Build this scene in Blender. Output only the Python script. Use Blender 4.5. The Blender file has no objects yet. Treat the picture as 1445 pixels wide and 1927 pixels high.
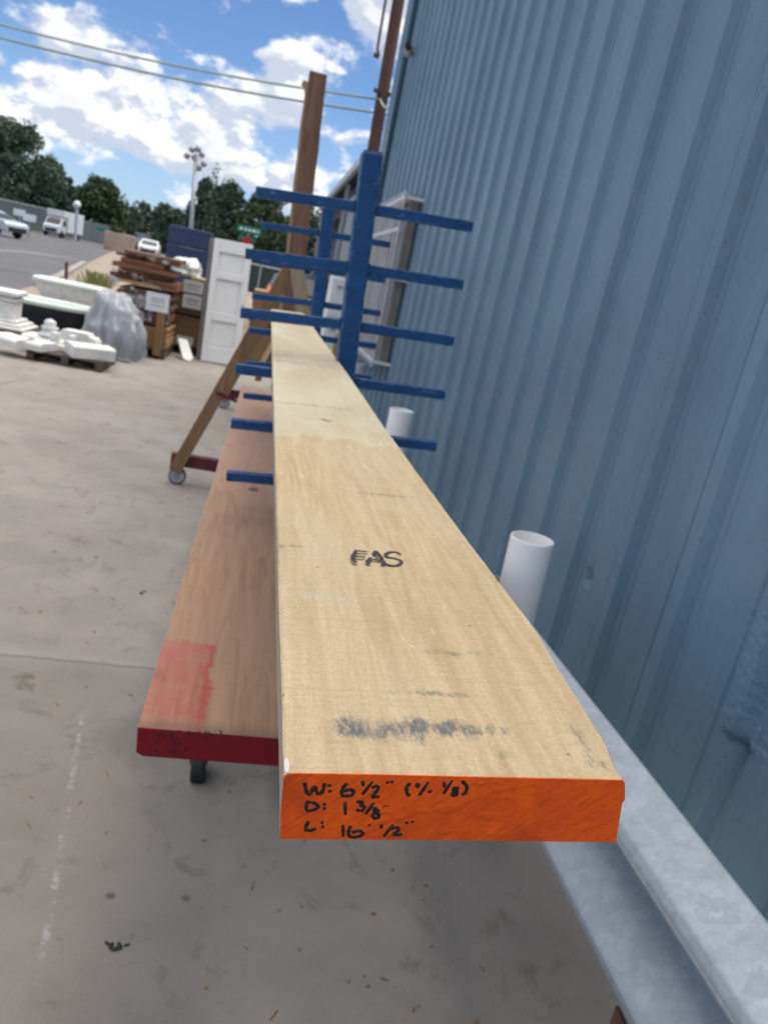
import bpy, bmesh, math, random
from mathutils import Vector, Matrix, noise
random.seed(7)
sc = bpy.context.scene
C = sc.collection
PI = math.pi
# ---------------------------------------------------------------- camera
F = 1450.0; CX, CY = 722.5, 963.5; EYE = Vector((0, 0, 1.6)); ROLL = math.radians(12)
def _ray(px, py): return Vector((px - CX, -(py - CY), -F))
_Y = _ray(508, 497).normalized()
_Pn = _ray(508 + 1000*math.cos(ROLL), 497 + 1000*math.sin(ROLL))
_Z = _Pn.cross(_Y).normalized(); _X = _Y.cross(_Z)
ROT = Matrix((_X, _Y, _Z))
def at(px, py, x=None, y=None, z=None):
    """world point seen at a photograph position, at a given real x, y or z"""
    d = ROT @ _ray(px, py)
    if y is not None: t = (y - EYE.y)/d.y
    elif x is not None: t = (x - EYE.x)/d.x
    else: t = (z - EYE.z)/d.z
    return EYE + t*d
cd = bpy.data.cameras.new('camera'); cam = bpy.data.objects.new('camera', cd); C.objects.link(cam)
cam.matrix_world = Matrix.Translation(EYE) @ ROT.to_4x4()
cd.sensor_fit = 'VERTICAL'; cd.sensor_height = 34.6; cd.lens = 34.6*F/1927.0
cd.clip_start = 0.02; cd.clip_end = 3000
cd.dof.use_dof = True; cd.dof.focus_distance = 0.38; cd.dof.aperture_fstop = cd.lens/1.6
sc.camera = cam
# ---------------------------------------------------------------- light
SUN_EL = math.radians(66); SUN_AZ = math.radians(75)      # azimuth from +y towards +x
w = bpy.data.worlds.new("World"); sc.world = w; w.use_nodes = True
sd = Vector((math.cos(SUN_EL)*math.sin(SUN_AZ), math.cos(SUN_EL)*math.cos(SUN_AZ), math.sin(SUN_EL)))
sl = bpy.data.lights.new('sun', 'SUN'); sl.energy = 2.0; sl.angle = math.radians(50); sl.color = (1.0, .93, .83)
so = bpy.data.objects.new('sun', sl); C.objects.link(so); so.rotation_euler = sd.to_track_quat('Z', 'Y').to_euler()
sc.view_settings.view_transform = 'Standard'; sc.view_settings.look = 'None'
sc.view_settings.gamma = 1; sc.view_settings.exposure = 0.48

class N:
    """tiny node-tree helper"""
    def __init__(s, nt): s.nt = nt
    def n(s, t, ins=None, **kw):
        nd = s.nt.nodes.new(t)
        for k, v in kw.items(): setattr(nd, k, v)
        for k, v in (ins or {}).items(): s.put(nd.inputs[k], v)
        return nd
    def put(s, sock, v):
        if isinstance(v, bpy.types.NodeSocket): s.nt.links.new(v, sock)
        elif isinstance(v, bpy.types.Node): s.nt.links.new(v.outputs[0], sock)
        else:
            if hasattr(sock.default_value, '__len__') and hasattr(v, '__len__') and len(v) == 3 and len(sock.default_value) == 4: v = (*v, 1)
            sock.default_value = v
    def m(s, op, a, b=0.0, c=0.0, clamp=False):
        return s.n('ShaderNodeMath', {0: a, 1: b, 2: c}, operation=op, use_clamp=clamp).outputs[0]
    def v(s, op, a, b=(0, 0, 0)):
        nd = s.n('ShaderNodeVectorMath', {0: a, 1: b}, operation=op)
        return nd.outputs['Value'] if op in ('DOT_PRODUCT', 'LENGTH', 'DISTANCE') else nd.outputs[0]
    def noise(s, vec, scale, detail=3, rough=.55, dist=0.0):
        return s.n('ShaderNodeTexNoise', {'Vector': vec, 'Scale': scale, 'Detail': detail, 'Roughness': rough, 'Distortion': dist}).outputs['Fac']
    def mapr(s, x, a, b, c=0.0, d=1.0, smooth=True):
        nd = s.n('ShaderNodeMapRange', {'Value': x, 'From Min': a, 'From Max': b, 'To Min': c, 'To Max': d})
        nd.interpolation_type = 'SMOOTHSTEP' if smooth else 'LINEAR'; return nd.outputs[0]
    def mix(s, f, a, b, mode='MIX'):
        nd = s.n('ShaderNodeMix', data_type='RGBA', blend_type=mode)
        s.put(nd.inputs[0], f); s.put(nd.inputs[6], a); s.put(nd.inputs[7], b); return nd.outputs[2]
    def ramp(s, x, stops):
        nd = s.n('ShaderNodeValToRGB', {0: x}); e = nd.color_ramp.elements
        while len(e) < len(stops): e.new(0.5)
        for i, (p, c) in enumerate(stops): e[i].position = p; e[i].color = (*c, 1)
        return nd.outputs[0]
    def sep(s, v): return s.n('ShaderNodeSeparateXYZ', {0: v}).outputs
    def comb(s, x, y, z): return s.n('ShaderNodeCombineXYZ', {0: x, 1: y, 2: z}).outputs[0]
    def scale(s, v, sv): return s.v('MULTIPLY', v, sv)

# ---- sky: Nishita air plus cumulus clouds laid on the sky directions
nt = w.node_tree; nt.nodes.clear(); g = N(nt)
tc = g.n('ShaderNodeTexCoord').outputs['Generated']
D = g.v('NORMALIZE', tc); dx, dy, dz = g.sep(D)
sky = g.n('ShaderNodeTexSky'); sky.sky_type = 'NISHITA'; sky.sun_disc = False
sky.sun_elevation = SUN_EL; sky.sun_rotation = SUN_AZ; sky.altitude = 1600; sky.air_density = 1.0; sky.dust_density = .4; sky.ozone_density = 3
skyc = g.mix(1.0, sky.outputs[0], (.085, .085, .085), 'MULTIPLY')
skyc = g.mix(1.0, skyc, (.86, 1.0, 1.16), 'MULTIPLY')
zz = g.m('ADD', g.m('MAXIMUM', dz, 0), .22)
P = g.comb(g.m('DIVIDE', dx, zz), g.m('MULTIPLY', g.m('DIVIDE', dy, zz), 1.0), g.m('MULTIPLY', dz, 2.0))
P2 = g.scale(D, (1, 1, 1.75))
n1 = g.noise(g.v('ADD', P2, (3.1, .7, 1.9)), 7.5, 9, .60, .1)
n1b = g.noise(g.v('ADD', P2, (3.1 + .008, .7 + .0, 1.9 + .022)), 7.5, 5, .55, .1)
nb = g.noise(g.v('ADD', P2, (8.3, 2.2, .4)), 1.6, 2, .5)
n1 = g.m('ADD', g.m('MULTIPLY', g.m('SUBTRACT', n1, .5), 1.45), .5); n1b = g.m('ADD', g.m('MULTIPLY', g.m('SUBTRACT', n1b, .5), 1.45), .5)
dens = g.m('ADD', n1, g.m('MULTIPLY', g.m('SUBTRACT', nb, .5), .35))
densb = g.m('ADD', n1b, g.m('MULTIPLY', g.m('SUBTRACT', nb, .5), .35))
# cloud banks (direction, half-width, weight)
for (px, py, sx, sz, wt) in ((40, 120, .10, .05, .24), (20, 210, .10, .03, .18), (130, 60, .10, .02, .12), (330, 180, .12, .05, .22), (150, 200, .18, .04, .14), (480, 120, .08, .04, .18), (690, 110, .06, .055, .26),
                             (250, 290, .16, .018, .14), (480, 330, .06, .03, .16), (250, 345, .09, .014, .10), (610, 240, .03, .018, .12), (690, 10, .06, .02, .14),
                             (640, 350, .05, .02, .12), (80, 15, .05, .02, .10),
                             (350, 45, .13, .035, -.24), (600, 40, .07, .03, -.2), (620, 205, .05, .02, -.16), (200, 240, .02, .01, -.1), (560, 300, .05, .025, -.1), (170, 330, .05, .012, -.12), (100, 290, .03, .02, -.08)):
    d0 = (ROT @ _ray(px, py)).normalized()
    df = g.v('SUBTRACT', D, tuple(d0)); a, b, c_ = g.sep(df)
    hor = Vector((d0.y, -d0.x, 0)).normalized()
    u = g.m('DIVIDE', g.v('DOT_PRODUCT', df, tuple(hor)), sx); vv = g.m('DIVIDE', c_, sz)
    r2 = g.m('ADD', g.m('MULTIPLY', u, u), g.m('MULTIPLY', vv, vv))
    e = g.m('MULTIPLY', g.m('EXPONENT', g.m('MULTIPLY', r2, -1.0)), wt*(.80 if wt > 0 else .9))
    dens = g.m('ADD', dens, e); densb = g.m('ADD', densb, e)
wq = g.v('ADD', P2, g.scale(g.n('ShaderNodeTexNoise', {'Vector': P2, 'Scale': 16.0, 'Detail': 5.0, 'Roughness': .6}).outputs['Color'], (.07, .07, .07)))
def puff(v):
    a = g.n('ShaderNodeTexVoronoi', {'Vector': v, 'Scale': 13.0}).outputs['Distance']; b = g.n('ShaderNodeTexVoronoi', {'Vector': v, 'Scale': 30.0}).outputs['Distance']
    return g.m('ADD', g.m('MULTIPLY', g.m('SUBTRACT', .42, a), .34), g.m('MULTIPLY', g.m('SUBTRACT', .42, b), .13))
dens = g.m('ADD', dens, puff(wq)); densb = g.m('ADD', densb, puff(g.v('ADD', wq, (.006, 0, .020))))
cover = g.mapr(dens, .48, .65)
lit = g.mapr(g.m('SUBTRACT', dens, densb), -.07, .07)
core = g.mapr(dens, .62, .95)
ccol = g.mix(lit, (.45, .50, .60), (.80, .80, .81))
ccol = g.mix(g.m('MULTIPLY', core, .35), ccol, (.42, .45, .51))
# bright cloud deck added overhead, out of view, to whiten and soften the light
overhead_fill = g.mapr(dz, .52, .74); cover = g.m('MAXIMUM', cover, g.m('MULTIPLY', overhead_fill, .95)); ccol = g.mix(overhead_fill, ccol, (1.55, 1.48, 1.40))
lowhaze = g.mapr(dz, .0, .22, .55, 0.0)
skyc = g.mix(lowhaze, skyc, (.34, .46, .62))
allc = g.mix(cover, skyc, ccol)
bg = g.n('ShaderNodeBackground', {'Color': allc, 'Strength': 1.0})
nt.links.new(bg.outputs[0], g.n('ShaderNodeOutputWorld').inputs[0])

# ---------------------------------------------------------------- materials
def lin(h):
    c = [int(h[i:i+2], 16)/255 for i in (0, 2, 4)]
    return tuple(x/12.92 if x <= .04045 else ((x+.055)/1.055)**2.4 for x in c)
def mat(name, build):
    m = bpy.data.materials.new(name); m.use_nodes = True; nt = m.node_tree; nt.nodes.clear()
    g = N(nt); b = nt.nodes.new('ShaderNodeBsdfPrincipled'); o = nt.nodes.new('ShaderNodeOutputMaterial')
    nt.links.new(b.outputs[0], o.inputs[0]); g.b = b; g.o = g.n('ShaderNodeTexCoord').outputs['Object']
    build(g); return m
def bump(g, h, strength=.3, dist=.002):
    g.put(g.b.inputs['Normal'], g.n('ShaderNodeBump', {'Height': h, 'Strength': strength, 'Distance': dist}).outputs[0])
def simple(name, c1, c2=None, rough=.6, scale=8.0, metal=0.0, stretch=(1, 1, 1), bumps=.0, spot=None, detail=5):
    c2 = c2 or tuple(x*.7 for x in c1)
    def f(g):
        v = g.scale(g.o, stretch); n = g.noise(v, scale, detail, .6)
        col = g.mix(g.mapr(n, .3, .72), c2, c1)
        if spot: col = g.mix(g.mapr(g.noise(v, scale*5, 3, .7), .64, .72), col, spot)
        g.put(g.b.inputs['Base Color'], col)
        g.put(g.b.inputs['Roughness'], g.m('ADD', rough - .08, g.m('MULTIPLY', n, .16)))
        g.b.inputs['Metallic'].default_value = metal
        if bumps: bump(g, n, bumps, .01)
    return mat(name, f)
M = {}
# concrete yard
def f(g):
    o = g.o; x, y, z = g.sep(o)
    big = g.noise(o, .55, 4, .6); mid = g.noise(o, 3.0, 6, .65); fine = g.noise(o, 90, 4, .75)
    col = g.mix(g.mapr(big, .3, .7), (.280, .253, .227), (.355, .326, .297))
    col = g.mix(g.mapr(mid, .35, .75, 0, .55), col, (.20, .19, .178))
    col = g.mix(g.m('MULTIPLY', g.mapr(fine, .5, .8), .35), col, (.10, .095, .09))
    # pale aggregate grains, dark specks
    vr = g.n('ShaderNodeTexVoronoi', {'Vector': o, 'Scale': 48.0}); sel = g.mapr(g.sep(vr.outputs['Color'])[0], .93, .94)
    col = g.mix(g.m('MULTIPLY', sel, g.mapr(vr.outputs['Distance'], .20, .1, 0, .55)), col, (.46, .42, .37))
    v2 = g.n('ShaderNodeTexVoronoi', {'Vector': g.v('ADD', o, (g.noise(o, 30, 2),)*3) if False else o, 'Scale': 9.0}); s2 = g.mapr(g.sep(v2.outputs['Color'])[1], .86, .88)
    ds = g.m('ADD', v2.outputs['Distance'], g.m('MULTIPLY', g.m('SUBTRACT', fine, .5), .25))
    col = g.mix(g.m('MULTIPLY', s2, g.mapr(ds, .15, .05, 0, .8)), col, (.045, .042, .04))
    fg = g.noise(o, 420, 2, .8); col = g.mix(g.mapr(fg, .5, .75, 0, .4), col, (.42, .38, .33)); col = g.mix(g.mapr(fg, .5, .28, 0, .4), col, (.12, .105, .09))
    mm = g.noise(g.v('ADD', o, (1, 9, 0)), 7, 6, .72, .6); col = g.mix(g.mapr(mm, .54, .68, 0, .6), col, (.16, .14, .12)); col = g.mix(g.mapr(mm, .42, .28, 0, .35), col, (.38, .35, .31))
    oil = g.noise(g.v('ADD', o, (3, 2, 5)), 1.9, 7, .72, .8); col = g.mix(g.mapr(oil, .64, .72, 0, .6), col, (.085, .078, .07))
    # soft old stains
    st = g.noise(g.v('ADD', o, (7, 3, 0)), 1.4, 5, .6, .4); col = g.mix(g.mapr(st, .58, .72, 0, .45), col, (.15, .142, .13))
    # cast joints and one crack
    wob = g.m('MULTIPLY', g.m('SUBTRACT', g.noise(o, 14, 5, .7), .5), .03)
    yy = g.m('ADD', g.m('ADD', y, wob), g.m('MULTIPLY', x, -.03))
    jd = g.m('ABSOLUTE', g.m('SUBTRACT', g.m('MODULO', g.m('ADD', yy, 101.2 - 2.82 + 2.2), 4.4), 2.2))
    j = g.mapr(jd, .012, .003)
    xd = g.m('ABSOLUTE', g.m('SUBTRACT', g.m('MODULO', g.m('ADD', g.m('ADD', x, wob), 100.9), 4.4), 2.2)); pass
    col = g.mix(g.m('MULTIPLY', j, .72), col, (.07, .062, .052))
    col = g.mix(g.mapr(jd, .10, .01, 0, .3), col, (.36, .345, .32))
    ck = g.m('ABSOLUTE', g.m('SUBTRACT', y, g.m('ADD', g.m('MULTIPLY', g.m('SUBTRACT', x, -2.550), 4.352), g.m('ADD', 6.900, g.m('MULTIPLY', g.m('SUBTRACT', g.noise(o, 5, 5, .7), .5), .5)))))
    ckm = g.m('MULTIPLY', g.mapr(ck, .07, .015), g.mapr(x, -2.196, -2.306)); col = g.mix(g.m('MULTIPLY', ckm, .8), col, (.06, .055, .045))
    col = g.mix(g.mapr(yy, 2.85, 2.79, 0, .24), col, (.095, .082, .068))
    # chalk line
    ch = g.m('ABSOLUTE', g.m('SUBTRACT', x, g.m('ADD', -.335, g.m('MULTIPLY', g.m('SUBTRACT', y, 2.0), -.13))))
    chm = g.m('MULTIPLY', g.mapr(ch, .013, .003), g.m('MULTIPLY', g.mapr(g.noise(g.scale(o, (1, 1, 1)), 22, 5, .8), .46, .62), g.m('MULTIPLY', g.mapr(y, 1.35, 1.5), g.mapr(y, 2.5, 2.4))))
    col = g.mix(g.m('MULTIPLY', chm, .38), col, (.58, .60, .63))
    g.put(g.b.inputs['Base Color'], col); g.put(g.b.inputs['Roughness'], .85)
    h = g.m('ADD', g.m('MULTIPLY', fine, .5), g.m('SUBTRACT', mid, g.m('MULTIPLY', j, 3)))
    bump(g, h, .35, .003)
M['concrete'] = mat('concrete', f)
M['asphalt'] = simple('asphalt', (.125, .125, .135), (.085, .085, .095), .9, .35)
M['dirt'] = simple('dirt', (.33, .27, .21), (.24, .20, .16), .95, 1.2)
M['pale_concrete'] = simple('pale_concrete', (.36, .34, .31), (.24, .23, .21), .9, 2.0)
M['grass'] = simple('grass', (.16, .19, .07), (.08, .10, .035), .9, 4.0)
# blue wall sheet
def wallf(base, dark, spots):
    def f(g):
        o = g.o; x, y, z = g.sep(o)
        n = g.noise(o, 1.3, 4, .6); st = g.noise(g.scale(o, (1, 3.2, .35)), 4.0, 4, .6)
        col = g.mix(g.mapr(n, .3, .7), dark, base)
        col = g.mix(g.mapr(st, .45, .75, 0, .2), col, tuple(c*1.25 for c in base))
        pid = g.n('ShaderNodeTexWhiteNoise', {'Vector': g.comb(0, g.m('FLOOR', g.m('DIVIDE', g.m('ADD', y, 40.12), .9144)), 0)}).outputs['Value']
        col = g.mix(g.m('MULTIPLY', pid, .30), col, tuple(c*.7 for c in dark))
        sp = g.noise(o, 62, 4, .72); zone = g.mapr(g.noise(o, 2.2, 3), .42, .62)
        col = g.mix(g.m('MULTIPLY', g.m('MULTIPLY', g.mapr(sp, .60, .70), zone), spots), col, tuple(c*.5 for c in dark))
        fn = g.noise(g.scale(o, (1, 1, .15)), 140, 3, .8)
        col = g.mix(g.mapr(fn, .45, .8, 0, .18), col, (.30, .38, .46))
        grime = g.mapr(g.m('ADD', z, g.m('MULTIPLY', n, .6)), .9, .25, 0, .35); col = g.mix(grime, col, (.07, .10, .12))
        g.put(g.b.inputs['Base Color'], col)
        g.put(g.b.inputs['Roughness'], g.mapr(sp, .3, .7, .34, .5)); g.b.inputs['Specular IOR Level'].default_value = .42
        bump(g, g.m('ADD', g.noise(g.scale(o, (1, 1, .4)), 5, 2), g.m('MULTIPLY', sp, .03)), .10, .02)
    return f
M['wall_blue'] = mat('wall_blue', wallf((.168, .278, .372), (.126, .220, .305), .9))
M['trim_blue'] = mat('trim_blue', wallf((.052, .125, .175), (.036, .095, .14), .3))
# rack paint
def f(g):
    o = g.o; n = g.noise(o, 14, 5, .65); sc1 = g.noise(g.scale(o, (1, 1, 3)), 40, 5, .75)
    col = g.mix(g.mapr(n, .35, .7), (.006, .056, .180), (.010, .082, .245))
    col = g.mix(g.mapr(g.noise(g.scale(o, (1, 1, 2)), 26, 6, .8), .60, .66, 0, .65), col, (.17, .27, .42))
    geo = g.n('ShaderNodeNewGeometry'); pt = g.mapr(g.noise(o, 55, 4, .7), .45, .62)
    bev = g.n('ShaderNodeBevel', {'Radius': .005}, samples=4); ed = g.v('DOT_PRODUCT', bev.outputs[0], geo.outputs['Normal'])
    col = g.mix(g.m('MULTIPLY', g.mapr(ed, .995, .93), g.m('MULTIPLY', pt, .75)), col, (.30, .36, .45))
    g.put(g.b.inputs['Base Color'], col); g.put(g.b.inputs['Roughness'], g.mapr(n, .3, .7, .42, .6)); g.b.inputs['Specular IOR Level'].default_value = .35; bump(g, sc1, .15, .001)
M['rack_blue'] = mat('rack_blue', f)
# galvanised steel
def f(g):
    o = g.o; wc = g.n('ShaderNodeTexNoise', {'Vector': o, 'Scale': 28.0, 'Detail': 4.0, 'Roughness': .7}).outputs['Color']
    wv = g.v('ADD', o, g.scale(wc, (.035, .035, .035)))
    c1 = g.sep(g.n('ShaderNodeTexVoronoi', {'Vector': wv, 'Scale': 38.0}).outputs['Color'])[0]
    c3 = g.sep(g.n('ShaderNodeTexVoronoi', {'Vector': wv, 'Scale': 95.0}).outputs['Color'])[0]
    n = g.noise(o, 6, 6, .7); k = g.m('ADD', g.m('MULTIPLY', c1, .30), g.m('ADD', g.m('MULTIPLY', c3, .22), g.m('MULTIPLY', n, .75)))
    col = g.mix(g.mapr(k, .3, 1.05), (.38, .43, .48), (.47, .53, .59))
    rp = g.noise(g.scale(o, (1, 10, 1)), 16, 3, .65); x, y, z = g.sep(o)
    vall = g.mapr(g.m('ABSOLUTE', g.m('SUBTRACT', z, .012)), .05, .0)
    col = g.mix(g.m('MULTIPLY', g.mapr(rp, .45, .65), g.m('MULTIPLY', vall, .4)), col, (.20, .23, .25))  # dark mottling in the valley, with its shade put into the colour
    st = g.noise(g.scale(o, (1, 1.5, 1)), 9, 5, .7); col = g.mix(g.mapr(st, .58, .72, 0, .25), col, (.45, .44, .39))
    g.put(g.b.inputs['Base Color'], col); g.b.inputs['Metallic'].default_value = .5
    g.put(g.b.inputs['Roughness'], g.mapr(k, .3, 1.0, .66, .5)); bump(g, g.m('ADD', g.m('MULTIPLY', n, .5), g.m('MULTIPLY', rp, .25)), .14, .004)
M['galvanised'] = mat('galvanised', f)
M['rust_steel'] = simple('rust_steel', (.15, .07, .045), (.07, .035, .025), .8, 30, bumps=.3)
M['grey_steel'] = simple('grey_steel', (.38, .39, .40), (.26, .27, .28), .45, 12, .6)
M['pvc'] = simple('pvc', (.93, .93, .92), (.88, .885, .89), .32, 2)
M['pvc_dull'] = simple('pvc_dull', (.42, .43, .44), (.33, .34, .35), .5, 6)
# pale sawn board
def f(g):
    o = g.o; x, y, z = g.sep(o)
    grain = g.noise(g.scale(o, (28, 1.6, 28)), 3.2, 6, .62, .9)
    rings = g.n('ShaderNodeTexWave', {'Vector': g.v('ADD', g.scale(o, (1, .085, 1)), g.comb(g.m('MULTIPLY', g.noise(g.scale(o, (3, 1, 1)), 4.0, 3, .6), .07), 0, 0)), 'Scale': 16.0, 'Distortion': 6.0, 'Detail': 4.0, 'Detail Scale': 2.0}, wave_type='BANDS', bands_direction='X').outputs[1]
    col = g.mix(g.mapr(grain, .3, .72), (.57, .425, .24), (.72, .565, .345))
    col = g.mix(g.m('MULTIPLY', g.mapr(rings, .55, 1.0), .20), col, (.43, .29, .15))
    tone = g.noise(g.scale(o, (6, 2.2, 1)), 1.5, 4, .6); col = g.mix(g.mapr(tone, .4, .7, 0, .5), col, (.71, .60, .42))
    # crosswise saw marks
    sw = g.noise(g.scale(o, (5, 130, 1)), 2.0, 4, .7, .1); sw2 = g.noise(g.scale(o, (3, 30, 1)), 1.6, 3, .6)
    col = g.mix(g.mapr(sw, .5, .75, 0, .30), col, (.45, .31, .17)); col = g.mix(g.mapr(sw2, .55, .75, 0, .25), col, (.72, .60, .42))
    fz = g.noise(g.scale(o, (3, 1, 1)), 300, 2, .8); col = g.mix(g.mapr(fz, .45, .8, 0, .42), col, (.36, .25, .14))
    fy = g.noise(g.scale(o, (1.2, 2.6, 1)), 150, 4, .8, .3); col = g.mix(g.mapr(fy, .52, .72, 0, .45), col, (.80, .68, .47)); col = g.mix(g.mapr(fy, .45, .30, 0, .35), col, (.38, .26, .15))
    blot = g.noise(g.scale(o, (9, 3.5, 1)), 2.2, 5, .65, .3); col = g.mix(g.mapr(blot, .52, .78, 0, .28), col, (.52, .36, .20))
    tint = g.noise(g.scale(o, (26, .9, 1)), 1.6, 4, .6); col = g.mix(g.mapr(tint, .55, .8, 0, .15), col, (.46, .31, .18))
    vsp = g.n('ShaderNodeTexVoronoi', {'Vector': o, 'Scale': 70.0}); col = g.mix(g.m('MULTIPLY', g.mapr(g.sep(vsp.outputs['Color'])[0], .93, .94), g.mapr(vsp.outputs['Distance'], .12, .06, 0, .7)), col, (.20, .13, .09))
    # planed paler zone further along the board, ragged start
    rag = g.m('ADD', y, g.m('MULTIPLY', g.m('SUBTRACT', g.noise(g.scale(o, (12, 4, 1)), 2.0, 4, .6), .5), .22))
    pz = g.mapr(rag, 1.03, 1.05); col = g.mix(g.m('MULTIPLY', pz, .72), col, g.mix(g.mapr(tone, .3, .7), (.60, .53, .38), (.72, .66, .50)))
    # grey-blue handling stains, mostly crosswise
    s1 = g.noise(g.scale(o, (7, 26, 1)), 1.6, 5, .7, .2); col = g.mix(g.m('MULTIPLY', g.mapr(s1, .66, .76), .38), col, (.20, .22, .25))
    def stain(cx, cy, hx, hy, sc_, th, amt, col_=(.15, .16, .175)):
        nonlocal col
        u = g.m('DIVIDE', g.m('SUBTRACT', x, cx), hx); v_ = g.m('DIVIDE', g.m('SUBTRACT', y, cy), hy)
        r = g.m('SQRT', g.m('ADD', g.m('MULTIPLY', u, u), g.m('MULTIPLY', v_, v_)))
        nn = g.noise(g.scale(g.v('ADD', o, (cx*7, cy*5, 0)), (2.2, 1, 1)), sc_, 5, .72)
        n3 = g.noise(g.scale(o, (4.5, 1.3, 1)), 70, 4, .75, .2); nn = g.m('ADD', g.m('MULTIPLY', nn, .82), g.m('MULTIPLY', n3, .18)); mk = g.mapr(g.m('SUBTRACT', nn, g.m('MULTIPLY', r, .24)), th, th + .24); mk = g.m('MULTIPLY', mk, g.mapr(n3, .34, .62, .25, 1.15))
        col = g.mix(g.m('MULTIPLY', mk, amt), col, col_)
    stain(.100, .338, .030, .011, 60, .22, .75); stain(.128, .340, .034, .010, 60, .25, .8); stain(.075, .338, .007, .008, 60, .12, .9); stain(.112, .342, .004, .006, 60, .12, .8); stain(.128, .375, .026, .004, 60, .25, .6)
    stain(.150, .318, .010, .008, 80, .30, .5); stain(.145, .425, .03, .006, 80, .30, .5); stain(.05, .60, .02, .006, 50, .26, .5)
    stain(.072, .50, .03, .012, 40, .26, .5, (.58, .56, .50)); stain(.05, .66, .03, .015, 30, .3, .5, (.55, .54, .49))
    stain(.16, .78, .04, .005, 60, .24, .5); stain(.10, 1.9, .12, .05, 12, .25, .5, (.34, .36, .34)); stain(.1, 1.3, .1, .012, 20, .25, .5); stain(.12, 1.18, .012, .012, 40, .2, .7, (.12, .09, .07))
    stain(.197, .332, .005, .022, 60, .24, .7, (.16, .14, .13)); stain(.201, .31, .006, .006, 90, .28, .6, (.1, .08, .07))
    stain(.14, 1.12, .025, .05, 14, .2, .45, (.62, .42, .24)); stain(.185, 1.10, .02, .05, 18, .25, .4, (.62, .42, .24))
    # side and under faces mixed towards a darker grey
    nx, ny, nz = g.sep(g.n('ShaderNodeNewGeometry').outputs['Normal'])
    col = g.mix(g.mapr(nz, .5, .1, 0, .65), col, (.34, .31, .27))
    g.put(g.b.inputs['Base Color'], col); g.b.inputs['Roughness'].default_value = .8; g.b.inputs['Specular IOR Level'].default_value = .25
    ln = g.n('ShaderNodeTexWave', {'Vector': g.v('ADD', g.scale(o, (1, .05, 1)), g.comb(g.m('MULTIPLY', g.noise(o, 11, 3, .6), .05), 0, 0)), 'Scale': 14.0, 'Distortion': 4.0, 'Detail': 5.0}, wave_type='BANDS', bands_direction='X').outputs[1]
    ln = g.m('MULTIPLY', ln, g.mapr(g.noise(g.scale(o, (6, 5, 1)), 2, 4, .7), .45, .65))
    col = g.mix(g.m('MULTIPLY', g.mapr(ln, .90, 1.0), .45), col, (.86, .73, .51)); g.put(g.b.inputs['Base Color'], col)
    h = g.m('ADD', g.m('MULTIPLY', g.mapr(ln, .93, 1.0), .45), g.m('ADD', g.m('MULTIPLY', sw, .9), g.m('MULTIPLY', fz, .7)))
    bump(g, h, .7, .0010)
M['pale_wood'] = mat('pale_wood', f)
def paintend(name, c1, c2):
    def f(g):
        o = g.o; x, y, z = g.sep(o); wv = g.noise(o, 60, 4, .6)
        dg = g.m('ADD', g.m('MULTIPLY', x, .45), g.m('MULTIPLY', z, -.95))
        sw = g.noise(g.comb(g.m('MULTIPLY', g.m('ADD', g.m('MULTIPLY', x, .62), z), 26), 0, g.m('MULTIPLY', g.m('SUBTRACT', x, z), 260)), 1.0, 4, .75, .3)
        sw2 = g.noise(g.comb(g.m('MULTIPLY', g.m('SUBTRACT', x, z), 22), 0, g.m('MULTIPLY', g.m('ADD', g.m('MULTIPLY', x, .5), z), 170)), 1.0, 4, .7, .3)
        drip = g.noise(g.scale(o, (60, 1, 130)), 1.0, 1, .5)
        col = g.mix(g.mapr(wv, .3, .7), c2, c1); col = g.mix(g.mapr(sw, .5, .7, 0, .42), col, tuple(c*.5 for c in c2)); col = g.mix(g.mapr(g.noise(o, 22, 4, .65), .52, .72, 0, .5), col, tuple(c*.6 for c in c2))
        g.put(g.b.inputs['Base Color'], col); g.put(g.b.inputs['Roughness'], g.mapr(wv, .3, .7, .38, .6)); g.b.inputs['Specular IOR Level'].default_value = .3
        bump(g, g.m('ADD', g.m('ADD', sw, g.m('MULTIPLY', sw2, .8)), g.mapr(drip, .58, .76, 0, .7)), .7, .0010)
    return mat(name, f)
M['orange_paint'] = paintend('orange_paint', (1.0, .135, .005), (.86, .095, .005))
M['red_paint'] = paintend('red_paint', (.26, .004, .014), (.18, .003, .012))
M['ink'] = simple('ink', (.006, .006, .007), (.012, .012, .014), .5, 60)
def f(g):
    g.put(g.b.inputs['Base Color'], (.045, .045, .055)); g.b.inputs['Roughness'].default_value = .7
M['stamp_ink'] = mat('stamp_ink', f)
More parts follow.
